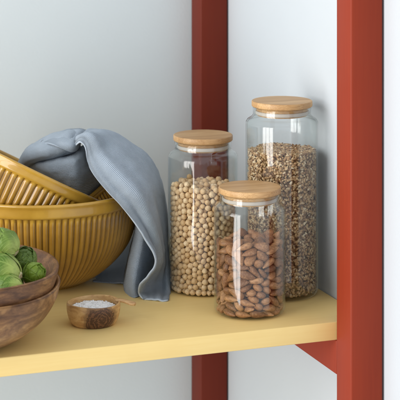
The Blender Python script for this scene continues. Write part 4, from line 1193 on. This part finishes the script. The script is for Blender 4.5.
# ------------------------------------------------------------------ wooden bowls with sprouts
def wood_bowl(name, label, outer, R, H, th, loc, mat, group, seed):
    t = thing(name, label, 'wooden bowl', loc, (0, 0, 0), group)
    r = random.Random(seed)
    ph = r.uniform(0, 6)

    def wob(rr, z, a):
        k = rr / R
        return (0.0012 * k * math.sin(2 * a + ph) + 0.0006 * k * math.sin(5 * a + ph), 0.0012 * k * math.sin(3 * a + ph))
    dense = [tuple(p) for p in catmull(outer, 5)]
    rim = [(R - .0004, H - .0016), (R - .0018, H), (R - th * .55, H + .0003), (R - th, H - .0014)]
    inner = [(max(rr - th * (1.1), 0), z + th * 0.9) for rr, z in outer[::-1][1:-1]] + [(outer[0][0] * .7, outer[0][1] + th * 1.2), (0, outer[0][1] + th * 1.1)]
    prof = [(0, outer[0][1] + .001), (outer[0][0] * .9, outer[0][1] + .001)] + dense + [tuple(p) for p in catmull(rim, 3)] + [tuple(p) for p in catmull(inner, 4)]
    prof = [(max(a, 0), b) for a, b in prof]
    prof[-1] = (0, prof[-1][1])
    obj('bowl_body', lathe(prof, 144, wobble=wob), mat, t)
    return t


WB = G(-46, 2.18)
WG = 'two brown wooden bowls stacked at the left'
wood_bowl('wooden_bowl', 'lower of the two stacked brown wooden bowls, standing on the shelf', [(.052, 0), (.060, .002), (.090, .0125), (.117, .032), (.1335, .056), (.1400, .0785)], .1400, .0790, .0060, WB, M_WALNUT2, WG, 1)
wood_bowl('wooden_bowl', 'upper of the two stacked brown wooden bowls, holding the green sprouts', [(.048, .010), (.060, .0125), (.088, .024), (.1120, .042), (.1270, .062), (.1345, .080), (.1395, .1005)], .1395, .1010, .0065, WB, M_WALNUT, WG, 2)


def sprout(label, centre, r, axis, seed, tone, elong=1.12, stem=True):
    """axis: unit direction of the cut stem, seen from the sprout's centre"""
    rr = random.Random(seed)
    axis = Vector(axis).normalized()
    q = Vector((0, 0, -1)).rotation_difference(axis)
    t = thing('brussels_sprout', label, 'brussels sprout', centre, q.to_euler(), 'brussels sprouts in the wooden bowl')
    bm = bmesh.new()
    lay = bm.loops.layers.color.new('leaf')

    def patch(a0, half, base, top, lift, rnd_):
        NU, NV = 22, 18
        grid = []
        for j in range(NV + 1):
            v = j / NV                                   # along the leaf, from the stem up
            th = base + (top - base) * v
            wv = half * (0.42 + 0.58 * math.sin(math.pi * min(1, 0.18 + v * 0.80)) ** 0.7)
            if v > 0.72:
                wv *= math.sqrt(max(0.0, 1 - ((v - 0.72) / 0.285) ** 2)) * 0.97 + 0.03
            row = []
            for i in range(NU + 1):
                u = i / NU * 2 - 1
                ang = a0 + u * wv
                w = noise.noise(Vector((math.cos(ang) * 2, math.sin(ang) * 2, th * 2 + rnd_ * 9)))
                ruffle = 0.05 * noise.noise(Vector((u * 3, v * 3, rnd_ * 20)))
                edge = abs(u) ** 4 * 0.030 + max(0, v - .8) * 0.05
                rad = r * (1 + lift + edge + ruffle * (0.4 + abs(u)) + 0.020 * w - 0.020 * math.exp(-(u / .10) ** 2) * -1)
                ell = 1 / math.sqrt((math.sin(th)) ** 2 + (math.cos(th) / elong) ** 2)
                x = rad * ell * math.sin(th) * math.cos(ang)
                y = rad * ell * math.sin(th) * math.sin(ang)
                z = -rad * ell * math.cos(th)
                row.append((bm.verts.new((x, y, z)), v, i / NU))
            grid.append(row)
        for j in range(NV):
            for i in range(NU):
                q4 = [grid[j][i], grid[j][i + 1], grid[j + 1][i + 1], grid[j + 1][i]]
                f = bm.faces.new([k[0] for k in q4])
                for lp, k in zip(f.loops, q4):
                    lp[lay] = (k[1], k[2], rnd_, 1)
    cs = bmesh.ops.create_uvsphere(bm, u_segments=24, v_segments=16, radius=1)
    for v in cs['verts']:
        v.co = Vector((v.co.x * r * .90, v.co.y * r * .90, v.co.z * r * elong * .90))
        for f in v.link_faces:
            for lp in f.loops:
                lp[lay] = (.75, .3, .5, 1)
    # inner head
    n0 = 9
    for k in range(n0):
        ring = k // 3
        patch(k * 2.09 + ring * 1.0 + rr.uniform(-.2, .2), rr.uniform(1.15, 1.45), 0.22 + rr.uniform(0, .05), rr.uniform(2.9, 3.3) - 0.30 * ring, -0.10 + 0.055 * ring + rr.uniform(0, .012), rr.random())
    for k in range(3):
        patch(k * 2.1 + .5 + rr.uniform(-.4, .4), rr.uniform(.85, 1.1), 0.20, rr.uniform(1.45, 1.95), 0.085 + 0.03 * k, rr.random())
    me_mat = SPM[tone]
    o = obj('leaves', bm, me_mat, t)
    sd = o.modifiers.new('thickness', 'SOLIDIFY')
    sd.thickness = 0.0006
    if stem:
        sb = lathe([(0, -r * elong * 1.12), (r * .20, -r * elong * 1.13), (r * .27, -r * elong * 1.10), (r * .29, -r * elong * 1.02), (r * .36, -r * elong * .90), (r * .30, -r * elong * .7), (0, -r * elong * .6)], 20)
        for v in sb.verts:
            v.co += Vector((noise.noise(v.co * 300), noise.noise(v.co * 300 + Vector((9, 0, 0))), 0)) * 0.0006
        s = obj('stem', sb, M_STEM, t)
        s['label'] = 'pale cut stem end with a brown rim'
    return t


SPM = {'pale': mat_sprout((0.150, 0.245, 0.040)), 'mid': mat_sprout((0.100, 0.195, 0.022)), 'dark': mat_sprout((0.100, 0.165, 0.026)), 'bright': mat_sprout((0.170, 0.270, 0.018))}
st = NT('sprout_stem')
sn_ = st.noise(st.coords(), 330, 3)
M_STEM = st.set(Base_Color=st.ramp(sn_, [(0.35, (0.36, 0.22, 0.10)), (0.6, (0.62, 0.60, 0.34))]), Roughness=0.6)


def cv(r_, f_, z_):
    """direction from right / away / up amounts, as seen by the camera"""
    return RGT * r_ + FWD * f_ + Vector((0, 0, z_))


sprout('pale green sprout on top of the pile, its stem end turned down to the right', P(3, 243, 2.165), 0.0185, cv(.75, -.30, -.45), 1, 'pale', 1.12)
sprout('large long green sprout in the middle of the pile, brown stem end pointing right', P(1, 270, 2.125), 0.0205, cv(.93, -.30, -.22), 2, 'mid', 1.22)
sprout('dull green sprout half hidden behind the others in the bowl', P(24, 260, 2.175), 0.0165, cv(-.3, .6, -.6), 3, 'dark', 1.1)
sprout('small round bright green sprout at the right, against the bowl side', P(34.5, 273.5, 2.145), 0.0142, cv(-.6, .5, -.5), 4, 'bright', 1.05)
sprout('lowest green sprout at the front, pale stem end pointing right over the rim', P(7, 286.5, 2.100), 0.0150, cv(.96, -.22, -.02), 5, 'mid', 1.25)
sprout('green sprout lying at the far left edge behind the top one', P(-18, 252, 2.20), 0.0185, cv(-.5, .6, -.4), 6, 'mid', 1.1)
sprout('green sprout low in the bowl under the pile, nearly hidden', P(2, 275, 2.19), 0.0185, cv(-.7, .3, -.5), 7, 'dark', 1.1)
sprout('green sprout at the left, low beside the long one', P(-42, 285, 2.12), 0.0185, cv(-.7, -.3, -.5), 8, 'mid', 1.1)
sprout('green sprout deep in the bowl beneath the small round one', P(12, 284, 2.13), 0.014, cv(-.7, .3, -.5), 9, 'dark', 1.1)

# ------------------------------------------------------------------ olive wood salt cup
cup_loc = G(93.5, 2.272)
cup = thing('salt_cup', 'small olive wood pinch cup with dark burl and short handle, full of white salt', 'pinch cup', cup_loc, (0, 0, -YAW))
co = [(.0265, 0), (.0290, .0008), (.0325, .006), (.0350, .014), (.0362, .022), (.0362, .0285)]
prof = [(0, .0006), (.024, .0006)] + [tuple(p) for p in catmull(co, 5)] + [(.0359, .0297), (.0350, .0304), (.0340, .0302), (.0334, .0292)] + \
       [tuple(p) for p in catmull([(.0332, .022), (.0320, .014), (.0285, .008), (.015, .0055), (0, .005)], 4)]
prof = [(max(a, 0), b) for a, b in prof]
prof[-1] = (0, prof[-1][1])
obj('cup_body', lathe(prof, 96, wobble=lambda r, z, a: (0.0007 * r / .036 * math.sin(2 * a + 1), 0.0008 * (r / .036) * (z / .03) * math.sin(2 * a))), M_OLIVE, cup)
hb = bmesh.new()
hp = [((.0300, .008, .0300), .0048), ((.036, .007, .0302), .0052), ((.042, .0045, .0298), .0048), ((.048, .001, .0290), .0050), ((.0525, -.002, .0283), .0060), ((.0555, -.004, .0279), .0048), ((.0570, -.005, .0277), .0022)]
dense = catmull([(*p, r) for p, r in hp], 5)
rings = []
for i, d in enumerate(dense):
    a = Vector(dense[max(i - 1, 0)][:3])
    b = Vector(dense[min(i + 1, len(dense) - 1)][:3])
    t_ = (b - a).normalized()
    side = t_.cross(Vector((0, 0, 1))).normalized()
    up = side.cross(t_)
    c = Vector(d[:3])
    ring = []
    for s in range(14):
        an = 2 * math.pi * s / 14
        ca, sa = math.cos(an), math.sin(an)
        ring.append(hb.verts.new(c + side * (abs(ca) ** .7 * math.copysign(1, ca)) * d[3] + up * (abs(sa) ** .7 * math.copysign(1, sa)) * 0.0020))
    rings.append(ring)
for A, B in zip(rings[:-1], rings[1:]):
    for s in range(14):
        hb.faces.new((A[s], A[(s + 1) % 14], B[(s + 1) % 14], B[s]))
hb.faces.new(rings[0][::-1])
hb.faces.new(rings[-1])
bmesh.ops.recalc_face_normals(hb, faces=hb.faces)
M_HAND = mat_wood('handle_wood', (0.36, 0.18, 0.07), (0.58, 0.36, 0.16), (0.70, 0.48, 0.24), scale=(1, 4, 4), freq=40, rough=.45)
obj('handle', hb, M_HAND, cup)

# salt: a lumpy heap of crystals
sb = bmesh.new()
rs = random.Random(8)
NS = 40
grid = {}
for i in range(-NS, NS + 1):
    for j in range(-NS, NS + 1):
        x, y = i / NS * .0325, j / NS * .0325
        rr_ = math.hypot(x, y)
        if rr_ > .0325:
            continue
        v3 = Vector((x, y, 0))
        h = .0222 + .0058 * math.exp(-((x + .002) ** 2 + (y - .004) ** 2) / (2 * .012 ** 2)) + .0020 * noise.noise(v3 * 110) + .0008 * noise.noise(v3 * 330) + rs.uniform(-.0002, .0002)
        grid[(i, j)] = sb.verts.new((x, y, h))
for (i, j), v in list(grid.items()):
    ks = [(i, j), (i + 1, j), (i + 1, j + 1), (i, j + 1)]
    if all(k in grid for k in ks):
        sb.faces.new([grid[k] for k in ks])
for k in range(150):
    a = rs.uniform(0, 6.28)
    r_ = .028 * math.sqrt(rs.random())
    x, y = r_ * math.cos(a), r_ * math.sin(a)
    v3 = Vector((x, y, 0))
    h = .0222 + .0058 * math.exp(-((x + .002) ** 2 + (y - .004) ** 2) / (2 * .012 ** 2)) + .0030 * noise.noise(v3 * 110)
    s = rs.uniform(.0005, .0011)
    mtx = Matrix.Translation((x, y, h + s * .4)) @ rq(rs).to_matrix().to_4x4() @ Matrix.Diagonal((s * 1.4, s, s, 1))
    bmesh.ops.create_cube(sb, size=1.4, matrix=mtx)
o = obj('salt', sb, M_SALT, None, smooth=False)
o.location = cup_loc
o.rotation_euler = (0, 0, -YAW)
tag(o, 'heap of coarse white salt inside the small wooden cup', 'salt', kind='stuff')

# ------------------------------------------------------------------ the cloth
def sheet(rows, nr, nc, amp=0.0012, nscale=28, seed=0.0, ripple=None):
    """rows of (px, py, D) control points -> dense grid of world points"""
    dense_c = [catmull(r, nc) for r in rows]
    cols = list(zip(*dense_c))
    g = [catmull(list(c), nr) for c in cols]
    W = [[P(*p) for p in c] for c in g]                 # W[col][row]
    nC, nR = len(W), len(W[0])
    out = [[None] * nR for _ in range(nC)]
    for i in range(nC):
        for j in range(nR):
            du = W[min(i + 1, nC - 1)][j] - W[max(i - 1, 0)][j]
            dv = W[i][min(j + 1, nR - 1)] - W[i][max(j - 1, 0)]
            n = du.cross(dv)
            n = n.normalized() if n.length > 1e-12 else Vector((0, 0, 1))
            p = W[i][j]
            if ripple:
                p = p + n * ripple(i / (nC - 1), j / (nR - 1))
            out[i][j] = p + n * amp * (noise.noise(p * nscale + Vector((seed, 0, 0))) + 0.45 * noise.noise(p * nscale * 2.7 + Vector((seed, 5, 0))) + 0.22 * noise.noise(p * nscale * 7 + Vector((seed, 9, 0))))
    return out


def add_sheet(bm, uvl, W, uo=(0, 0)):
    nC, nR = len(W), len(W[0])
    vs = [[bm.verts.new(p) for p in c] for c in W]
    # cloth lengths along and across for the weave
    L = [0.0]
    for j in range(1, nR):
        L.append(L[-1] + (W[nC // 2][j] - W[nC // 2][j - 1]).length)
    ul = []
    for j in range(nR):
        a = [0.0]
        for i in range(1, nC):
            a.append(a[-1] + (W[i][j] - W[i - 1][j]).length)
        ul.append(a)
    tot = np.mean([a[-1] for a in ul])
    for i in range(nC - 1):
        for j in range(nR - 1):
            f = bm.faces.new((vs[i][j], vs[i + 1][j], vs[i + 1][j + 1], vs[i][j + 1]))
            for lp, (a, b) in zip(f.loops, ((i, j), (i + 1, j), (i + 1, j + 1), (i, j + 1))):
                lp[uvl].uv = (uo[0] + a / (nC - 1) * tot, uo[1] + L[b])
    return vs


DX = 0.0
main_rows = [
    [(74.5, 147, 2.425), (75, 143, 2.420), (78, 137, 2.418), (86, 131, 2.450), (94, 130.5, 2.500), (98, 132, 2.560)],
    [(80, 141.8, 2.408), (82, 138.5, 2.408), (87, 134.2, 2.412), (95, 131, 2.445), (104, 131, 2.500), (109, 133, 2.560)],
    [(85.5, 147, 2.408), (88, 143, 2.406), (93, 137, 2.410), (103, 133.5, 2.440), (113, 133.5, 2.490), (118, 136, 2.560)],
    [(88, 160, 2.415), (92, 157, 2.408), (100, 150, 2.412), (113, 144, 2.435), (127, 141.5, 2.490), (133, 146, 2.560)],
    [(94, 174, 2.400), (99, 171, 2.396), (110, 164, 2.402), (126, 156, 2.430), (141, 152, 2.485), (147, 157, 2.560)],
    [(107, 190, 2.390), (112, 186, 2.388), (124, 178, 2.394), (139, 169, 2.425), (152, 166, 2.480), (157, 172, 2.560)],
    [(122, 206, 2.385), (127, 201, 2.384), (138, 193, 2.390), (150, 185, 2.420), (160, 184, 2.475), (163, 190, 2.550)],
    [(135, 223, 2.385), (139, 218, 2.388), (147, 211, 2.395), (156, 204, 2.425), (163.5, 205, 2.472), (165.5, 209, 2.540)],
    [(146, 240, 2.385), (149, 235, 2.393), (154, 230, 2.405), (160, 225, 2.433), (166, 227, 2.468), (167, 230, 2.530)],
    [(154.5, 254, 2.385), (156, 250, 2.398), (159, 247, 2.418), (163, 245, 2.440), (168, 247, 2.465), (168.5, 249, 2.520)],
    [(155, 266, 2.385), (157, 264, 2.405), (160, 262, 2.430), (164.5, 261, 2.448), (169, 263, 2.462), (169.5, 265, 2.51)],
    [(147.5, 276, 2.382), (152, 274.5, 2.412), (157, 273, 2.438), (163, 272, 2.450), (169, 275, 2.456), (169.5, 277, 2.50)],
    [(140.5, 285, 2.384), (147, 283.5, 2.414), (154, 283, 2.438), (162, 283, 2.446), (168.5, 286, 2.440), (169, 287, 2.49)],
    [(139.5, 293.5, 2.394), (146, 292, 2.412), (153.5, 292.5, 2.424), (161.5, 293.5, 2.426), (168, 295, 2.415), (168.5, 294, 2.43)],
    [(144, 299.5, 2.392), (149, 299, 2.388), (155, 300, 2.386), (161.5, 301, 2.382), (166.5, 301, 2.382), (167.5, 300, 2.39)],
]
lump_rows = [                                          # left to right; across: underneath -> front -> top -> back
    [(24, 174, 2.49), (20, 171, 2.475), (19, 166, 2.48), (20, 161.5, 2.52), (23, 161, 2.56)],
    [(31, 164, 2.460), (26, 160, 2.440), (25, 153, 2.450), (29, 148.5, 2.50), (33, 150, 2.57)],
    [(45, 160, 2.455), (40, 155, 2.425), (39, 147, 2.435), (43, 140, 2.50), (47, 142, 2.58)],
    [(58, 157.5, 2.450), (54, 152, 2.422), (53, 143, 2.430), (57, 133.5, 2.50), (60, 136, 2.58)],
    [(71, 153.5, 2.448), (69, 147, 2.428), (69, 139, 2.432), (71, 129.8, 2.50), (73, 132, 2.58)],
    [(79, 150.5, 2.475), (79, 145.5, 2.468), (80.5, 138.5, 2.460), (84, 131.5, 2.50), (87, 133, 2.58)],
]
crease_rows = [                                        # a flat fold lying over the roll
    [(41, 143.5, 2.455), (44, 141, 2.470), (48, 138, 2.500)],
    [(50, 144.5, 2.420), (54, 140, 2.445), (58, 133.8, 2.498)],
    [(60, 148.0, 2.414), (64, 141, 2.424), (69, 130.8, 2.492)],
    [(70, 151.5, 2.418), (74, 143, 2.420), (79, 129.8, 2.485)],
    [(76, 150.5, 2.435), (80, 143, 2.445), (87, 131.8, 2.490)],
]
under_rows = [                                         # the part that sinks into the bowls, in shade
    [(28, 160, 2.50), (30, 164, 2.46), (32, 172, 2.47), (36, 184, 2.50)],
    [(42, 157, 2.49), (43, 163, 2.440), (46, 175, 2.445), (52, 192, 2.48)],
    [(56, 155, 2.48), (58, 161, 2.430), (61, 175, 2.432), (66, 198, 2.47)],
    [(70, 151, 2.48), (73, 158, 2.425), (76, 174, 2.430), (80, 202, 2.47)],
    [(80, 147, 2.48), (83, 155, 2.440), (86, 172, 2.450), (90, 200, 2.49)],
    [(88, 145, 2.50), (92, 155, 2.470), (98, 170, 2.480), (104, 190, 2.52)],
]
fold_rows = [                                          # the second layer hanging behind the hem
    [(134, 200, 2.50), (137, 199, 2.45), (143, 198, 2.43), (150, 198, 2.45), (157, 199, 2.50)],
    [(136, 216, 2.50), (138, 215, 2.44), (144, 214, 2.425), (151, 214, 2.45), (158, 215, 2.50)],
    [(134.5, 234, 2.49), (137, 233, 2.44), (143, 232, 2.420), (151, 232, 2.445), (159, 233, 2.50)],
    [(130.5, 252, 2.49), (133, 251, 2.44), (140, 251, 2.418), (148, 251, 2.450), (157, 252, 2.50)],
    [(126.5, 270, 2.49), (129, 269, 2.435), (136, 269, 2.412), (143.5, 270, 2.445), (154, 270, 2.49)],
    [(124, 284, 2.48), (127, 284, 2.430), (134, 285, 2.405), (141, 285, 2.435), (152, 284, 2.47)],
    [(125, 291, 2.445), (129, 294, 2.418), (134.5, 296, 2.404), (140, 295, 2.415), (150, 291, 2.44)],
    [(128, 292.5, 2.434), (131, 296, 2.414), (135.5, 297.8, 2.403), (139.5, 297, 2.408), (148, 293, 2.43)],
]
back_rows = [                                          # hangs down behind the big bowl to the shelf
    [(96, 236, 2.66), (112, 234, 2.64), (128, 232, 2.61), (142, 230, 2.57)],
    [(94, 252, 2.64), (110, 251, 2.61), (126, 251, 2.58), (140, 250, 2.54)],
    [(93, 268, 2.58), (109, 268, 2.555), (124, 268, 2.53), (138, 268, 2.51)],
    [(93, 279, 2.515), (108, 280, 2.50), (122, 281, 2.49), (136, 281, 2.48)],
    [(93, 282, 2.489), (108, 283, 2.483), (121, 284, 2.476), (134, 284.5, 2.470)],
]
cm = bmesh.new()
uvl = cm.loops.layers.uv.new('UVMap')


def pleats(u, v):
    """long soft folds running with the hem, fading at the ends"""
    env = math.sin(math.pi * min(1, u * 1.15 + .02)) * math.sin(math.pi * min(1, .08 + v * .9)) ** .6
    return 0.0034 * env * (math.sin(2 * math.pi * (u * 2.1 - 0.35 * v) + .6) + 0.45 * math.sin(2 * math.pi * (u * 4.3 + .5 * v)))


Wm = sheet(main_rows, 9, 14, 0.0016, 26, 1.0, pleats)
add_sheet(cm, uvl, Wm)
add_sheet(cm, uvl, sheet(lump_rows, 10, 10, 0.0022, 30, 4.0), (0.31, 0))
add_sheet(cm, uvl, sheet(crease_rows, 9, 9, 0.0010, 34, 6.0), (0.52, 0))
add_sheet(cm, uvl, sheet(under_rows, 9, 10, 0.0035, 30, 8.0), (0.71, 0))
add_sheet(cm, uvl, sheet(fold_rows, 8, 10, 0.0014, 32, 11.0), (0.93, 0))
add_sheet(cm, uvl, sheet(back_rows, 8, 10, 0.0030, 22, 15.0), (1.13, 0))
cloth_root = thing('kitchen_cloth', 'blue grey ribbed cotton cloth bunched in the amber bowls and hanging down to the shelf', 'cloth', P(150, 300, 2.39))
for v in cm.verts:
    v.co -= Vector(cloth_root.location)
cl = obj('fabric', cm, M_CLOTH, cloth_root)
sd = cl.modifiers.new('thickness', 'SOLIDIFY')
sd.thickness = 0.0022
sd.offset = -1
hp = [p - Vector(cloth_root.location) for p in Wm[0]]
last = [Wm[i][-1] - Vector(cloth_root.location) for i in range(len(Wm))]
hm = tube(hp + last[1:], 0.0014, 8)
obj('hem', hm, M_HEM, cloth_root)
